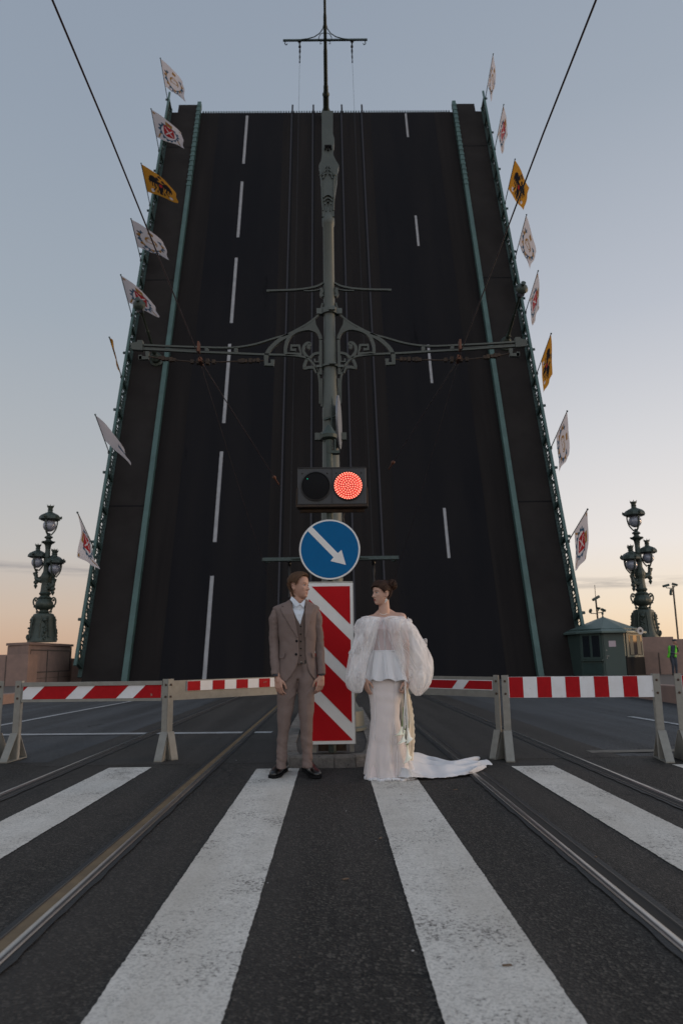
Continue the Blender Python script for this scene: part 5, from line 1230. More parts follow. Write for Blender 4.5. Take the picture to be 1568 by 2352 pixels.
# pocket flaps, buttons, belt
for P in ([(290,684),(336,683),(334,700),(322,722),(290,720)], [(528,681),(552,683),(554,722),(538,720)], [(521,456),(546,452),(546,458),(521,463)]):
    poly_on(JK, P, .017, 'pocket_flap', M['suit'], groom, .004)
for x, y in ((421,598),(417,694)):
    b = MB(); b.lathe([(.012,0),(.012,.004),(.006,.005)], JK.front(x, y, .010), 16, X=(1,0,0), Y=(0,0,1), Z=(0,-1,0)); b.build('button', M['blackm'], groom)
b = MB(); b.box(K(452,748,GY-.095), (.09,.012,.035)); b.box(K(446,749,GY-.104), (.022,.006,.006), m=1); b.build('belt', [M['shoe'], M['zinc_l']], groom)
# trousers
mb = MB()
def leg(rows, ybase):
    k = len(rows); n = 36; vs = []
    for (py, xl, xr, d, dy) in rows:
        a = K(xl+5, py, GY); c = K(xr-5, py, GY); ctr = (a+c)/2; w = (c.x-a.x)/2
        for j in range(n):
            t = 2*math.pi*j/n; e = 2/2.15; ct, s_ = math.cos(t), math.sin(t)
            vs.append(Vector((ctr.x+w*math.copysign(abs(ct)**e, ct), GY+dy+d*math.copysign(abs(s_)**e, s_)-(.006*max(0,-s_)**20), ctr.z)))
    mb.add(vs, [(i*n+j, i*n+(j+1) % n, (i+1)*n+(j+1) % n, (i+1)*n+j) for i in range(k-1) for j in range(n)]+[tuple(range(n-1,-1,-1)), tuple((k-1)*n+j for j in range(n))])
leg([(740,300,470,.09,.0),(850,278,440,.10,0),(930,268,425,.10,0),(1000,268,414,.092,-.005),(1100,270,396,.080,-.005),(1200,270,374,.069,0),(1300,268,358,.061,.01),(1400,265,350,.058,.015),(1480,264,348,.060,.01),(1532,264,346,.066,.0)], 0)
leg([(740,420,545,.09,.0),(850,425,558,.10,0),(930,418,560,.10,0),(1000,421,555,.092,-.005),(1100,427,547,.080,-.005),(1200,434,540,.069,0),(1300,440,538,.061,.01),(1400,447,537,.058,.015),(1480,452,538,.060,.01),(1528,454,538,.066,.0)], 0)
mb.box(K(428, 810, GY)+Vector((0,0,0)), (.26,.15,.16))
tr = remeshed(mb, 'trousers', .0075, 6)
vv = []
for x, y, z in tr.v:
    q = Vector((x*11, y*11, z*16)); low = max(0, 1-z/.45); hip = max(0, 1-abs(z-.80)/.16)
    w = .009*noise.noise(q*.8)+low*.016*noise.noise(Vector((x*10+3, y*10, z*30+x*18)))+hip*.008*noise.noise(Vector((x*13, y*8, (z+abs(x+.05)*1.0)*30)))
    c = Vector((K(315,1300,GY).x if x < K(420,1300,GY).x else K(492,1300,GY).x, GY, z)); n_ = (Vector((x,y,z))-c); n_.z = 0
    if n_.length > 1e-4: n_.normalize()
    vv.append((x+n_.x*w, y+n_.y*w, z))
tr.v = vv; tr.build('trousers', M['suit'], groom, ang=180)
# shoes
def shoe(heel, toe, parent):
    heel = Vector((heel[0], heel[1], 0)); toe = Vector((toe[0], toe[1], 0)); d = (toe-heel).normalized(); L = (toe-heel).length; s_ = Vector((-d.y, d.x, 0)); up = Vector((0,0,1))
    def ring(t, w, h, z0, n=20):
        return [heel+d*L*t+s_*w*math.cos(2*math.pi*j/n)*(1.0)+up*(z0+h*(.5+.5*math.sin(2*math.pi*j/n)) if True else 0) for j in range(n)]
    prof = [(.0,.022,.04,.03),(.03,.042,.10,.024),(.12,.046,.125,.022),(.25,.046,.125,.022),(.40,.046,.110,.022),(.55,.050,.086,.022),(.70,.055,.070,.022),(.85,.052,.062,.022),(.95,.040,.052,.022),(1.0,.018,.028,.028)]
    b = MB(); n = 20; vs = []
    for t, w, h, z0 in prof: vs += ring(t, w, h, z0)
    k = len(prof); b.add(vs, [(i*n+j, i*n+(j+1) % n, (i+1)*n+(j+1) % n, (i+1)*n+j) for i in range(k-1) for j in range(n)]+[tuple(range(n-1,-1,-1)), tuple((k-1)*n+j for j in range(n))])
    b.tube([heel+d*L*.17+up*.08, heel+d*L*.19+up*.14], [.040,.037], 18)
    o = b.build('shoe', M['shoe'], parent, mods=[('SUBSURF', dict(levels=1, render_levels=2))])
    sole = [(0,.0),(.02,.034),(.1,.043),(.25,.042),(.42,.041),(.6,.051),(.75,.058),(.88,.054),(.96,.040),(1.02,.0)]
    out_ = [(t*L, w+.004) for t, w in sole]+[(t*L, -w-.004) for t, w in reversed(sole[1:-1])]
    b = MB(); b.prism(out_, lambda u, v, w: heel+d*u+s_*v+up*(.012+w), .020); b.prism([(0,-.034),(.07,-.038),(.07,.038),(0,.034)], lambda u, v, w: heel+d*(u+.004)+s_*v+up*(.001+w), .012)
    b.prism([(L*.52,-.04),(L*.75,-.05),(L*.95,-.034),(L*.95,.034),(L*.75,.05),(L*.52,.04)], lambda u, v, w: heel+d*u+s_*v+up*(.001+w), .012); b.build('sole', M['blackm'], o, smooth=False)
    b = MB()
    for i in range(4):
        t = .36+.055*i; c = heel+d*L*t+up*(.137-.012*i); b.tube([c-s_*.018, c+up*.004, c+s_*.018], .0028, 6)
    b.build('lace', M['blackm'], o)
hl = gnd(551.2+.3125*318, 1286.2+.3125*1562); tl0 = gnd(551.2+.3125*256, 1286.2+.3125*1612); shoe((hl.x+.01, hl.y+.07), (tl0.x-.02, tl0.y-.02), groom)
hr = gnd(551.2+.3125*482, 1286.2+.3125*1556); tr0 = gnd(551.2+.3125*556, 1286.2+.3125*1612); shoe((hr.x-.01, hr.y+.07), (tr0.x+.02, tr0.y-.02), groom)

# ---------------------------------------------------------------- the bride
BY = 7.18
SKW = [mat('skin_woman', (.46,.285,.215), .5, var=(18,.4), col2=(.40,.22,.165), spec=.4), mat('lips_woman', (.22,.045,.045), .35), mat('brow_woman', (.05,.028,.02), .8)]
M['hairw'] = mat('dark_hair', (.022,.010,.007), .6, var=(60,.8), col2=(.050,.022,.010), spec=.2)
wch = K(1010, 331, BY); wcr = K(1060, 162, BY); ws_ = (wcr.z-wch.z)/.232
wT, wTi = turn(R(-62), (K(1040, 331, BY).x, BY, wch.z), R(-2))
mb = MB(); add_head(mb, wT, ws_, True)
nb = K(1058, 400, BY+.01); mb.cap(nb+Vector((0,.015,-.03)), .062, wT(Vector((0,.03,.05))*ws_), .045, 24); mb.cap(wT(Vector((0,-.042,.012))*ws_), .016, wT(Vector((0,.02,.03))*ws_), .038, 16)
wt = Ring([(392,1035,1085,.03,.04,.02),(404,990,1140,.05,.06,.015),(420,955,1192,.065,.075,.01),(440,948,1212,.078,.085),(470,962,1196,.092,.085),(510,975,1170,.108,.08),(560,982,1150,.095,.075),(640,974,1150,.085,.075),(700,972,1152,.08,.08),(850,965,1166,.075,.09),(930,970,1160,.075,.09),(1100,985,1145,.07,.08)], BY)
rw = (392,404,420,440,470,510,560,640,700,850,930,1100)
mb.add([wt.pt(2*math.pi*j/40, py) for py in rw for j in range(40)], [(i*40+j, i*40+(j+1) % 40, (i+1)*40+(j+1) % 40, (i+1)*40+j) for i in range(len(rw)-1) for j in range(40)]+[tuple(range(39,-1,-1)), tuple(range(40*(len(rw)-1), 40*len(rw)))])
mb.cap(nb+Vector((0,.025,.045)), .040, K(985,424,BY+.02), .028, 16); mb.cap(nb+Vector((0,.025,.045)), .040, K(1145,412,BY+.02), .030, 16); mb.cap(nb+Vector((-.02,.02,-.015)), .036, K(955,436,BY+.01), .040, 16); mb.cap(nb+Vector((.02,.02,-.01)), .040, K(1185,424,BY+.01), .048, 16)
for s in (-1, 1): mb.ball(K(1058+s*40, 508, BY-.056), (.052,.040,.050), n=16, k=10)
wsh = [K(952,442,BY+.01), K(930,660,BY+.03), K(914,858,BY-.04)]; wsr = [K(1192,432,BY+.01), K(1222,660,BY+.04), K(1218,880,BY-.06)]
for a_, c_, w_ in (wsh, wsr): mb.cap(a_, .042, c_, .033, 14); mb.cap(c_, .033, w_, .022, 14)
add_hand(mb, K(916,872,BY-.045), (.16,-.1,-1), (.6,.7,0), (.6,-.75,0), .92, (.25,.3,.35,.4), .1)
add_hand(mb, K(1219,884,BY-.065), (-.05,-.3,-1), (-.7,.5,0), (-.5,-.8,0), .92, (1.15,1.2,1.2,1.2), .55)
for s in (-1, 1): mb.cap(K(1065+s*45, 930, BY+.02), .070, Vector((K(1065+s*40,1200,BY).x, BY+.01, .52)), .056, 14); mb.cap(Vector((K(1065+s*40,1200,BY).x, BY+.01, .52)), .056, Vector((K(1065+s*40,1500,BY).x, BY+.01, .10)), .038, 14)
body = remeshed(mb, 'bride', .0042, 2); color_head(body, wTi, ws_, True, 1, 2)
bride = body.build('person', SKW, loc=(K(1062,1620,BY).x, BY, 0), ang=180, fix=False)
tag(bride, 'bride in an off shoulder white gown with sheer balloon sleeves', 'woman')
eyes(wT, ws_, None, bride, (.03,.02,.015), True)
def w_keep(th, z):
    a = abs(th); hl = interp(a, [0,.35,.8,1.1,1.35,1.5,1.62,1.9,2.05,2.4,math.pi], [.176,.172,.166,.150,.128,.112,.136,.142,.10,.058,.050])
    if 1.5 < a < 1.98 and z < .136: return False
    return z > hl
def w_off(th, z): return .008+.012*max(0, (z-.13)/.10)+(.006 if abs(th) > 2 else 0)
random.seed(5); st = []
for i in range(170):
    th0 = random.uniform(-1.5, 1.5); z0 = interp(abs(th0), [0,.8,1.2,1.5], [.176,.168,.145,.118]); e = Vector((0, .075, .215)); p0 = head_pt(th0, z0, .008, True, False); pts = []
    for k in range(7):
        t = k/6; p = p0.lerp(e, t); c_ = Vector((0, .005, .12)); d_ = (p-c_); rr = lerp((p0-c_).length, .118, t); pts.append(c_+d_.normalized()*max(rr, interp(t, [0,.5,1], [.095,.112,.118]))*.98+Vector((random.uniform(-.002,.002),)*3))
    st.append((pts, [.0008,.0016,.0018,.0018,.0018,.0016,.001]))
for i in range(80):
    th0 = random.uniform(1.95, math.pi*2-1.95); pts = [head_pt(lerp(th0, math.pi, .3*k/5), lerp(.055+.02*random.random(), .20, k/5), .016+.003*random.random(), True, False) for k in range(6)]
    st.append((pts, [.0008,.0018,.002,.002,.0018,.001]))
# side-swept fringe lying over the forehead
for i in range(46):
    t0 = i/46; z1 = lerp(.205, .152, t0); pts = [head_pt(lerp(-.9, 1.15, k/7)*-1, lerp(.214-.02*t0, z1, (k/7)**1.6), .013+.006*math.sin(k/7*math.pi), True, False) for k in range(8)]
    st.append((pts, [.001,.0022,.0026,.0028,.0026,.0022,.0018,.0008]))
hr_ = hair_cap(wT, ws_, w_keep, w_off, 'hair', M['hairw'], bride, st, True, .045)
b = MB(); bc = K(1112, 186, BY+.01); br = .050; random.seed(11)
b.ball(bc, (br*.84,br*.9,br*.95), n=24, k=16)
for i in range(30):
    ax = Vector((random.gauss(0,1), random.gauss(0,1), random.gauss(0,1))).normalized(); u_ = ax.orthogonal().normalized(); v_ = ax.cross(u_); a0 = random.random()*6; sp_ = random.uniform(1.6, 3.6); rr = br*random.uniform(.92, 1.06); hgt = random.uniform(-.35,.35)
    b.tube([bc+(u_*math.cos(a0+sp_*k/9)*math.sqrt(1-hgt*hgt)+v_*math.sin(a0+sp_*k/9)*math.sqrt(1-hgt*hgt)+ax*(hgt+.2*k/9))*rr for k in range(10)], [.001,.004,.0062,.007,.007,.007,.0062,.005,.003,.001], 7)
for i in range(26):                       # stray hairs
    ax = Vector((random.uniform(-.2,1), random.uniform(-1,.3), random.uniform(-.6,1))).normalized(); b.tube([bc+ax*br*.9, bc+ax*br*1.1+Vector((0,0,.004)), bc+ax*br*1.25+Vector((random.uniform(-.012,.012),0,random.uniform(-.01,.012)))], .0006, 4)
b.build('hair_bun', M['hairw'], hr_)
b = MB(); ec = wT(Vector((-.073*.94-.012, .013, .060))*ws_) if False else K(1073, 298, BY-.068)
for i in range(14): b.ball(ec+Vector((random.gauss(0,.0055), random.gauss(0,.003), random.gauss(0,.009))), random.uniform(.003,.006), n=8, k=6)
b.tube([ec+Vector((0,0,.012)), ec+Vector((0,.004,.03))], .0015, 5)
M['pearl'] = mat('pearl', (.72,.70,.66), .25, coat=.5); b.build('earring', M['pearl'], bride)
b = MB()
for i in range(15):
    t = i/14; px = lerp(1028, 1078, t); py = 393+9*math.sin(t*math.pi); b.ball(K(px, py, BY-.052-.02*math.sin(t*math.pi)), .0026, n=6, k=5)
b.build('necklace', M['pearl'], bride)

def gown(name, c, alpha=None, rough=.75, tl=.3, vary=.25):
    m = bpy.data.materials.new(name); m.use_nodes = True; t = m.node_tree; n = t.nodes; L = t.links.new; o = n['Material Output']; p = n['Principled BSDF']
    p.inputs['Base Color'].default_value = (*c, 1); p.inputs['Roughness'].default_value = rough; p.inputs['Sheen Weight'].default_value = .3; p.inputs['Specular IOR Level'].default_value = .25
    tc = n.new('ShaderNodeTexCoord'); nz = n.new('ShaderNodeTexNoise'); nz.inputs['Scale'].default_value = 160; nz.inputs['Detail'].default_value = 3; L(tc.outputs['Object'], nz.inputs[0])
    bp = n.new('ShaderNodeBump'); bp.inputs['Strength'].default_value = .25; bp.inputs['Distance'].default_value = .002; L(nz.outputs[0], bp.inputs['Height']); L(bp.outputs[0], p.inputs['Normal'])
    tr = n.new('ShaderNodeBsdfTranslucent'); tr.inputs[0].default_value = (*c, 1); ms = n.new('ShaderNodeMixShader'); ms.inputs[0].default_value = tl; L(p.outputs[0], ms.inputs[1]); L(tr.outputs[0], ms.inputs[2]); last = ms.outputs[0]
    if alpha is not None:
        tp = n.new('ShaderNodeBsdfTransparent'); mx = n.new('ShaderNodeMixShader')
        mp = n.new('ShaderNodeMapping'); mp.inputs['Scale'].default_value = (3, 3, 1.6); L(tc.outputs['Object'], mp.inputs[0])
        n2 = n.new('ShaderNodeTexNoise'); n2.inputs['Scale'].default_value = 2.2; n2.inputs['Detail'].default_value = 2; n2.inputs['Distortion'].default_value = 1.0; L(mp.outputs[0], n2.inputs[0])
        mr = n.new('ShaderNodeMapRange'); mr.inputs[1].default_value = .34; mr.inputs[2].default_value = .62; mr.inputs[3].default_value = max(0, alpha-vary); mr.inputs[4].default_value = min(1, alpha+vary*.8); L(n2.outputs[0], mr.inputs[0])
        lw = n.new('ShaderNodeLayerWeight'); lw.inputs[0].default_value = .35; ad = n.new('ShaderNodeMath'); ad.operation = 'MULTIPLY_ADD'; ad.use_clamp = True; ad.inputs[1].default_value = .45; L(lw.outputs['Facing'], ad.inputs[0]); L(mr.outputs[0], ad.inputs[2])
        L(ad.outputs[0], mx.inputs[0]); L(tp.outputs[0], mx.inputs[1]); L(last, mx.inputs[2]); last = mx.outputs[0]
    L(last, o.inputs[0]); return m
M['satin'] = gown('blush_satin', (.69,.61,.60), None, .5, .05)
M['sheer'] = gown('sheer_white', (.88,.86,.85), .42, .7, .3, .03)
M['tulle'] = gown('tulle', (.95,.94,.94), .44, .8, .42, .26)
M['tulle2'] = gown('tulle_inner', (.94,.94,.95), .32, .8, .42, .22)
M['cloth'] = gown('white_cloth', (.74,.74,.76), None, .75, .2)
M['nude'] = gown('sheer_bodice', (.52,.43,.43), None, .6, .1)
def ringcloth(surf, pys, off, fold, name, m, parent, nt=160, th0=0.0, th1=2*math.pi, solid=.002, vfn=None):
    b = MB(); ny = len(pys)
    def fn(u, v):
        i = v*(ny-1); py = pys[min(int(round(i)), ny-1)]; th = lerp(th0, th1, u); P = surf.pt(th, py, off); c = Vector((surf.at(py)[0], surf.Y+surf.at(py)[5], P.z)); n_ = (P-c); n_.z = 0; n_.normalize()
        P = P+n_*fold(th, py, P)
        if vfn: P = vfn(th, py, P)
        return P
    b.grid(nt, ny, fn); return b.build(name, m, parent, fix=False, ang=180, mods=[('SOLIDIFY', dict(thickness=solid, offset=0))] if solid else ())
# bodice
ringcloth(wt, [424+i*6 for i in range(44)], .006, lambda th, py, P: .0015*noise.noise(Vector((P.x*20, P.z*60, 0))), 'bodice', M['nude'], bride, 90, vfn=lambda th, py, P: P+Vector((0,0,(.018*abs(math.sin(th*1.0)) if math.cos(th) > 0 else .01)*max(0, 1-(py-424)/40))))
for pts in ([(1046,440),(1049,520),(1053,600),(1058,672)],[(1052,440),(1056,520),(1060,600),(1066,672)],[(1003,480),(1010,560),(1016,610),(1022,672)],[(1112,480),(1112,580),(1110,672)],[(1000,590),(1008,610),(1020,655)]):
    b = MB(); b.tube(smooth([wt.front(x, y, .0085) for x, y in pts]), .0024, 6); b.build('boning', M['cloth'], bride)
# skirt
SK = Ring([(668,966,1160,.086,.085),(720,955,1172,.093,.105),(800,945,1186,.102,.125),(870,940,1191,.105,.132),(930,942,1191,.105,.135),(1000,949,1182,.104,.132),(1080,960,1170,.102,.120),(1160,964,1166,.100,.110),(1250,958,1182,.105,.115,.01),(1350,948,1200,.115,.14,.02),(1450,936,1226,.13,.18,.03),(1540,928,1258,.15,.23,.05),(1590,926,1280,.165,.27,.06),(1616,928,1286,.175,.28,.06)], BY, 2.2)
def skf(th, py, P):
    g_ = max(0, (py-1130)/490); w = g_**1.3*(.024*math.sin(th*7+1.2+g_*1.3)+.012*math.sin(th*12+.4))
    return w+.0025*noise.noise(Vector((P.x*7, P.z*14, 2)))+.0018*math.sin(P.z*55+P.x*9)*max(0, 1-abs(py-980)/120)
spy = [668+i*9.5 for i in range(100)]+[1616]
hemz = lambda th, py, P: Vector((P.x, P.y, max(P.z+.0*py, .018+.012*math.sin(th*9)*max(0,(py-1560)/60)))) 
ringcloth(SK, spy, -.006, skf, 'underskirt', M['satin'], bride, vfn=hemz)
ringcloth(SK, spy, .004, lambda th, py, P: skf(th+.05, py, P)*1.15, 'skirt', M['sheer'], bride, vfn=hemz, solid=0)
for pts in ([(1130,885),(1128,1000),(1126,1100),(1122,1180)],[(1122,1180),(1112,1260),(1100,1350),(1080,1480),(1050,1560),(1000,1600)],[(982,930),(985,1040),(988,1180),(980,1320)],[(1126,1190),(1140,1320),(1146,1450),(1140,1590)]):
    b = MB(); b.tube(smooth([SK.front(x, y, .010) for x, y in pts]), .0022, 5); b.build('seam', M['cloth'], bride)
b = MB(); hp = [SK.pt(2*math.pi*j/90, 1614, .004) for j in range(91)]; hp = [Vector((p.x+.006*math.sin(j*.9), p.y-.012+.012*math.sin(j*1.7), .018+.006*math.sin(j*.8))) for j, p in enumerate(hp)]; b.tube(hp, .013, 8, cap=False); b.build('hem', M['cloth'], bride)
# peplum
PP = Ring([(664,965,1156,.088,.085),(690,961,1162,.094,.095),(760,948,1184,.112,.125),(840,934,1210,.128,.15),(905,922,1232,.142,.17)], BY, 2.2)
def ppf(th, py, P):
    g_ = max(0, (py-672)/235); return g_**.8*(.020*math.sin(th*9+.5+1.2*noise.noise(Vector((th*1.5,0,0))))+.011*math.sin(th*17+2+g_)+.016*noise.noise(Vector((th*4, py*.004, 0))))+.0022*math.sin(th*60+3*noise.noise(Vector((th*5,py*.01,0))))*(1-g_*.5)+.006
ringcloth(PP, [664+i*5 for i in range(49)], .004, ppf, 'peplum', M['cloth'], bride, 240, vfn=lambda th, py, P: P+Vector((0,0,max(0,(py-664)/240)*(.030*math.cos(th)*1.0+.012*math.sin(th*9+1.4)-.008*math.sin(th)))))
b = MB(); b.tube([wt.pt(2*math.pi*j/60, 670, .016) for j in range(61)], .004, 6, cap=False); b.build('waist_seam', M['cloth'], bride)

# tulle sleeves
def balloon(rows, Yc, dep, name, m, seed, amp, sc=1.0, nt=150):
    S_ = Ring([(r[0], (r[1]+r[2])/2+(r[1]-r[2])/2*sc, (r[1]+r[2])/2-(r[1]-r[2])/2*sc, dep*r[3]*sc, dep*r[3]*sc) for r in rows], Yc, 2.0)
    p0, p1 = rows[0][0], rows[-1][0]; n_ = int((p1-p0)/6)
    def f(th, py, P):
        v = (py-p0)/(p1-p0); pl = math.sin(th*9+seed+2.5*noise.noise(Vector((v*1.6, math.sin(th)*1.2, seed)))); g_ = math.sin(min(1, v*3)*math.pi/2)*(1 if v < .93 else max(.25, (1-v)/.07))
        cr = noise.noise(Vector((math.cos(th)*1.5+seed, math.sin(th)*1.5, v*3.2)))+.22*noise.noise(Vector((math.cos(th)*3+seed, math.sin(th)*3, v*6)))
        k2 = abs(noise.noise(Vector((math.cos(th)*1.9+seed, math.sin(th)*1.9, v*2.6+seed))))
        return amp*(.22*pl*(1-.35*v)+2.1*cr-2.6*k2+.15)*g_
    return ringcloth(S_, [lerp(p0, p1, i/n_) for i in range(n_+1)], 0, f, name, m, bride, nt, solid=0)
LS = [(421,905,1036,.35),(432,872,1046,.6),(450,857,1045,.75),(480,844,1030,.9),(520,842,1012,1),(560,842,998,1),(620,828,978,1),(680,808,956,1),(740,796,942,1),(800,786,930,1),(860,780,920,1),(910,788,912,.9),(945,802,908,.7),(968,822,900,.45),(978,836,884,.2)]
RS = [(421,1060,1190,.35),(432,1056,1222,.6),(450,1066,1252,.75),(480,1075,1282,.9),(520,1084,1308,1),(560,1096,1330,1),(620,1116,1362,1),(680,1140,1385,1),(740,1166,1402,1),(800,1188,1412,1),(850,1202,1414,1),(900,1220,1402,.9),(940,1240,1378,.75),(970,1262,1350,.5),(990,1280,1334,.25),(998,1290,1322,.12)]
balloon(LS, BY-.02, .13, 'balloon_sleeve', M['tulle'], 1.0, .014); balloon(LS, BY-.02, .13, 'sleeve_lining', M['tulle2'], 4.0, .020, .80)
balloon(RS, BY-.0, .16, 'balloon_sleeve', M['tulle'], 7.0, .016); balloon(RS, BY-.0, .16, 'sleeve_lining', M['tulle2'], 2.5, .024, .78)
# hems, ruffles and thread-like rolled edges of the tulle
def edge(pts, dy, r=.0028, n=6): 
    b = MB(); b.tube(smooth([K(x, y, BY+dy+.012*math.sin(i*2.1)) for i, (x, y) in enumerate(pts)], n), r, 5); b.build('rolled_edge', M['cloth'], bride)
edge([(1048,436),(1012,520),(992,600),(968,700),(940,800),(915,900),(890,968)], -.10); edge([(1056,436),(1082,510),(1098,580),(1122,640),(1152,720),(1182,800),(1198,880)], -.11)
edge([(862,440),(845,500),(838,530),(850,545),(840,600),(836,640)], -.02); edge([(1232,420),(1246,470),(1240,490),(1225,440)], -.08); edge([(1333,592),(1350,582),(1368,580),(1372,600),(1366,632),(1372,650)], .0)
edge([(806,672),(790,760),(783,830),(800,890),(818,965)], -.03, .002); edge([(1242,470),(1278,480),(1312,530),(1330,590),(1380,680),(1410,760),(1416,840),(1390,880),(1352,905),(1350,960),(1318,996)], -.02, .0028)
edge([(1160,520),(1195,560),(1215,600),(1190,640),(1230,680),(1260,740),(1300,800),(1320,860)], -.15, .0016); edge([(1250,620),(1290,700),(1305,800),(1340,880)], -.14, .0018); edge([(1105,480),(1150,500),(1190,498),(1210,530),(1205,570),(1160,600)], -.13, .0014)
b = MB()
for px, py, rr in ((848,505,.022),(1240,455,.024),(812,690,.02)):
    c = K(px, py, BY-.03)
    for j in range(3): b.grid(18, 5, lambda u, v: c+Vector(((rr+.008*math.sin(u*19+j))*math.cos(u*6.28)*(1-.5*v), -.02+.03*v+.01*math.sin(u*12+j*2), (rr*1.2+.008*math.sin(u*13+j*2))*math.sin(u*6.28)*(1-.4*v))))
b.build('ruffle', M['tulle'], bride, fix=False, ang=180)
b = MB()
def frill(u, v):
    px = lerp(lerp(1328,1346,v), lerp(1368,1372,v), u)+4*math.sin(v*14+u*5); py = lerp(lerp(596,648,v), lerp(580,650,v), u)+4*math.sin(u*17+v*3); return K(px, py, BY-.01+.02*math.sin(u*11+v*9))
b.grid(16, 16, frill); b.build('frill', M['tulle'], bride, fix=False, ang=180)
# neckline roll
for pts in ([(890,424),(930,418),(975,424),(1010,428),(1036,434),(1048,446)], [(1050,446),(1066,432),(1095,421),(1140,420),(1180,424),(1212,418)]):
    b = MB(); b.tube(smooth([K(x, y, BY-.075-.02*math.sin(i)) for i, (x, y) in enumerate(pts)]), [.005,.009,.011,.011,.009,.004], 10); b.build('neckline', M['tulle'], bride)
# swagged layers across the chest
for rows in ([(430,910,1046),(470,885,1030),(540,885,1004),(620,890,980),(700,895,956),(780,896,936),(880,894,916),(960,886,898)], [(430,1054,1215),(470,1074,1205),(540,1090,1200),(620,1116,1200),(700,1146,1212),(780,1176,1222),(850,1192,1218),(930,1212,1222)]):
    b = MB(); ps = [r[0] for r in rows]
    def sw(u, v):
        py = lerp(430, ps[-1], v); px = lerp(interp(py, ps, [r[1] for r in rows]), interp(py, ps, [r[2] for r in rows]), u)
        q = K(px, py, BY-.122-.035*math.sin(u*math.pi)*(1-v)+.011*math.sin(u*15+v*2)*(1-v*.6)+.010*noise.noise(Vector((u*2, v*2, 3)))); return q
    b.grid(70, 60, sw); b.build('tulle_swag', M['tulle2'], bride, fix=False, ang=180)
# train
b = MB()
farp = [gnd(551.2+.3125*x, 1286.2+.3125*y, z) for x, y, z in ((1150,1380,.22),(1215,1400,.20),(1300,1440,.11),(1380,1474,.04),(1450,1488,.03),(1560,1494,.03),(1680,1484,.03),(1760,1488,.03),(1826,1492,.03))]
nearp = [gnd(551.2+.3125*x, 1286.2+.3125*y, z) for x, y, z in ((1130,1596,.03),(1230,1606,.03),(1330,1598,.03),(1400,1594,.03),(1480,1590,.03),(1560,1584,.03),(1640,1576,.03),(1720,1556,.03),(1770,1528,.03))]
fs_ = smooth(farp, 12); ns_ = smooth(nearp, 12); kN = len(fs_)
def trn(u, v):
    i = min(kN-1, int(round(u*(kN-1)))); a = ns_[i]; c = fs_[i]; t = v; p = a.lerp(c, t)
    rid = .5+.5*math.sin(t*17+2.2*math.sin(u*4)+u*3); rid2 = .5+.5*math.sin(t*31+u*9)
    h = (.075*rid**2+.028*rid2+.02*noise.noise(Vector((u*6, t*5, 1))))*(1-.45*u)*(1 if .03 < t < .97 else .25)
    ee = .018*math.sin(u*46)+.010*math.sin(u*90) if t in (0.0, 1.0) else 0
    return Vector((p.x+.02*math.sin(t*12)*u*2+(.05*noise.noise(Vector((t*7,3,0))) if i > kN-4 else 0), p.y+ee+.01*math.sin(u*30+t*8), max(.014, p.z+h-.012)))
b.grid(kN, 90, trn); b.build('train', M['cloth'], bride, fix=False, ang=180, mods=[('SOLIDIFY', dict(thickness=.003, offset=0))])
b = MB(); b.tube(smooth([gnd(551.2+.3125*x, 1286.2+.3125*y, z) for x, y, z in ((1560,1496,.05),(1650,1480,.055),(1720,1464,.05),(1752,1456,.03))]), [.02,.028,.026,.016], 10); b.tube([gnd(1100,1753,.03), gnd(1123,1752.5,.025)], [.022,.018], 10); b.build('train_fold', M['cloth'], bride)

# bouquet: pearls, lace and calla lilies hanging from the hand
hb = K(1216, 925, BY-.10)
bq = empty('bouquet', hb, label='hanging bouquet of pearl strands, cream lace and calla lilies in the hand', cat='bouquet')
for i, (dx, p1, r) in enumerate(((-8,1290,.0042),(-2,1240,.0046),(4,1215,.0042),(10,1260,.0044),(15,1330,.004),(20,1600,.0042),(12,1500,.0036))):
    b = MB(); n_ = int((p1-930)/4.2)
    for k in range(n_):
        t = k/n_; py = lerp(930, p1, t); px = 1212+dx*(.3+1.3*t)+3*math.sin(t*7+i)+(18*max(0,(py-1400)/200) if p1 > 1400 else 0); b.ball(K(px, py, BY-.12-.01*math.sin(i*2)-.04*t), r, n=6, k=5)
    b.build('pearl_strand', M['pearl'], bq)
M['lace'] = gown('cream_lace', (.92,.82,.66), .92, .8, .3)
b = MB()
def lc(u, v):
    py = lerp(935, 1475, v); xl = interp(py, [935,1050,1250,1475],[1216,1226,1236,1240]); xr = interp(py, [935,1020,1150,1300,1475],[1228,1254,1276,1284,1272]); px = lerp(xl, xr, u)+(3*math.sin(v*70) if u == 1 else 0)
    return K(px, py, BY-.10+.014*math.sin(u*9+v*5)+.01*math.sin(v*20+u*3))
b.grid(24, 90, lc); b.build('lace_scarf', M['lace'], bq, fix=False, ang=180)
M['lily'] = mat('lily_petal', (.88,.84,.74), .45, var=(8,.6), col2=(.62,.66,.38)); M['stem'] = mat('lily_stem', (.16,.22,.06), .5, var=(9,.5))
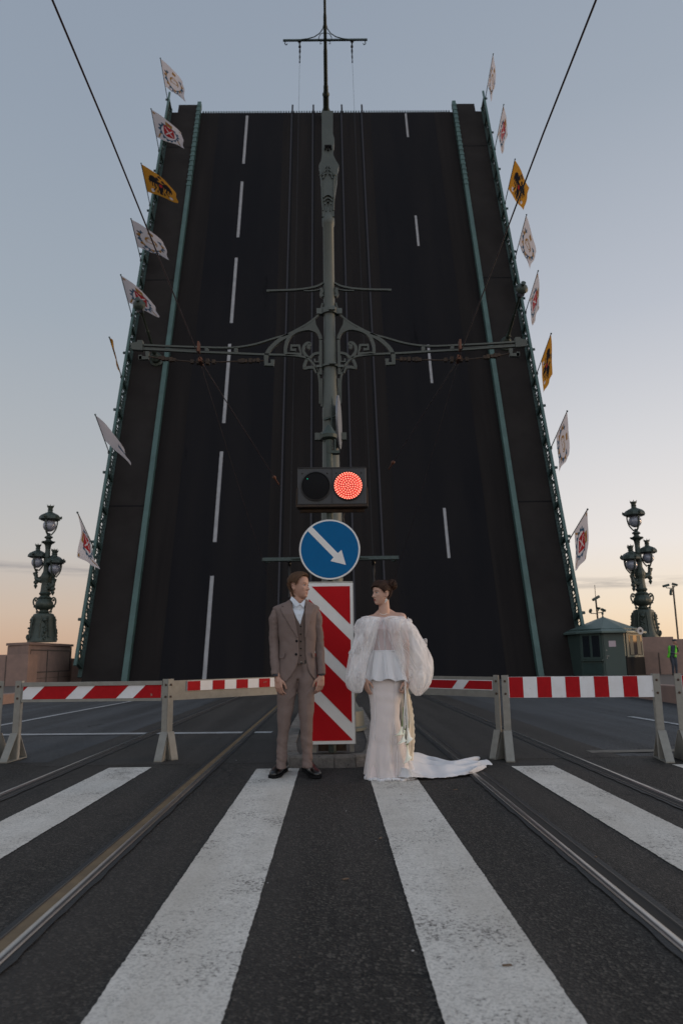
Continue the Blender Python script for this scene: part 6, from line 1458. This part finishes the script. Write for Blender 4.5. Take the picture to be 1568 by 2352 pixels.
for (sx_, sy_, ex_, ey_, L_, tilt_, ns) in ((1196,1110,1190,1225,60,-.5,0),(1222,1200,1208,1250,85,-.35,1),(1230,1190,1232,1235,90,.15,2),(1226,1300,1228,1360,100,.05,3)):
    b = MB(); a = K(sx_, sy_-30, BY-.13); c = K(ex_, ey_, BY-.15); b.tube([a, a.lerp(c, .5)+Vector((.004,0,0)), c], [.004,.0055,.009], 8); lil = b.build('lily_stem', M['stem'], bq)
    b = MB(); ax = Vector((math.sin(tilt_)*.6, -.25, -1)).normalized(); u_ = ax.orthogonal().normalized(); v_ = ax.cross(u_); H_ = L_*1.1/778
    def lp(u, v):
        th = u*2*math.pi; r = .008+.024*v**2.0*(1.0+.4*math.cos(th-.6)); z = H_*v*(1+.22*math.cos(th-.6)*v); cu = .02*max(0, v-.75)*4
        return c+ax*(z-cu*.3)+(u_*math.cos(th)+v_*math.sin(th))*(r+cu*.5)
    b.grid(28, 16, lp); b.tube([c+ax*.01, c+ax*H_*.7], .0035, 6); b.build('lily_bloom', M['lily'], lil, fix=False, ang=180, mods=[('SOLIDIFY', dict(thickness=.0016))])

# ---------------------------------------------------------------- the worker
WY = 34.0; W0 = atY(1548, 1558, WY); wz = .125; wx = W0.x
Wh = atY(1555, 1467.6, WY).z-wz; s = Wh/1.75
def wp(x, y, z): return Vector((wx+x*s, WY+y*s, wz+z*s))
mb = MB(); wTT, wTTi = turn(R(35), wp(.16,-.03,1.50)); add_head(mb, wTT, s*.98)
mb.cap(wp(.13,.03,1.38), .06*s, wp(.16,.0,1.56), .052*s, 14)
mb.cap(wp(.02,.02,.95), .15*s, wp(.10,.02,1.32), .15*s, 18); mb.cap(wp(-.07,.02,1.36), .065*s, wp(.25,.02,1.36), .065*s, 14)
for sx_, el_, wr_ in ((-.08,(-.13,-.02,1.10),(.10,-.20,1.03)),(.26,(.30,.0,1.16),(.20,-.18,1.38))):
    mb.cap(wp(sx_,.02,1.36), .058*s, wp(*el_), .048*s, 12); mb.cap(wp(*el_), .048*s, wp(*wr_), .03*s, 12)
    add_hand(mb, wp(*wr_), (.7,-.3,-.1) if sx_ < 0 else (-.3,-.2,.9), (0,-1,0), (.2,-.3,1), s, (.8,.8,.8,.8), .4)
mb.cap(wp(-.04,.02,.92), .105*s, wp(-.02,-.02,.50), .07*s, 14); mb.cap(wp(-.02,-.02,.50), .07*s, wp(-.03,.03,.08), .05*s, 14)
mb.cap(wp(.12,.02,.92), .105*s, wp(.13,-.03,.50), .07*s, 14); mb.cap(wp(.13,-.03,.50), .07*s, wp(.14,.03,.08), .05*s, 14)
body = remeshed(mb, 'worker', .011, 2)
M['navy'] = mat('navy_work_cloth', (.028,.036,.052), .85, var=(8,.7), col2=(.05,.06,.08)); ms = []
V_ = body.v
for f in body.f:
    c = Vector((0,0,0))
    for i in f: c += Vector(V_[i])
    c /= len(f); z = (c.z-wz)/s; x = (c.x-wx)/s; y = (c.y-WY)/s
    sk = z > 1.455 or (y < -.155 and z < 1.12 and x > .05) or (y < -.14 and z > 1.33 and x < .24)
    ms.append(0 if sk else 1)
body.m = ms; wk = body.build('person', [SKM[0], M['navy']], loc=(wx, WY, wz), ang=180, fix=False)
tag(wk, 'worker in a neon green vest and dark cap by the granite wall', 'worker')
b = MB(); hv = mat('hi_vis', (.13,.62,.03), .7, var=(6,.3)); n = 26
rows = [(1.42,.20,.10),(1.34,.235,.165),(1.2,.215,.175),(1.05,.20,.175),(.93,.215,.185),(.86,.23,.195)]
vs = []
for i, (z, w, d) in enumerate(rows):
    xc = lerp(.10, -.04, i/5)
    for j in range(n):
        a = lerp(-math.pi*.5+.25, math.pi*1.5-.9, j/(n-1)); vs.append(wp(xc+w*math.cos(a)*.95, .02+d*math.sin(a)*1.0, z+.02*math.sin(a*3)))
b.add(vs, [(i*n+j, i*n+j+1, (i+1)*n+j+1, (i+1)*n+j) for i in range(len(rows)-1) for j in range(n-1)]); b.build('safety_vest', hv, wk, fix=False, mods=[('SOLIDIFY', dict(thickness=.01))])
b = MB(); hc = wTT(Vector((0,.0,.15))*s*.98); b.lathe([(.095*s,0),(.102*s,.03*s),(.098*s,.075*s),(.06*s,.10*s),(.01*s,.105*s)], hc, 20)
fw = (wTT(Vector((0,-1,0)))-wTT(Vector((0,0,0)))).normalized(); b.ball(hc+fw*.11*s+Vector((0,0,.012*s)), (.075*s,.075*s,.008*s), n=14, k=6); b.build('cap', M['navy'], wk)
for sx_ in (-.03,.14):
    b = MB(); b.ball(wp(sx_,-.05,.045), (.05*s,.14*s,.05*s), n=12, k=8); b.box(wp(sx_,-.05,.012), (.09*s,.27*s,.024*s)); b.build('boot', M['black'], wk)
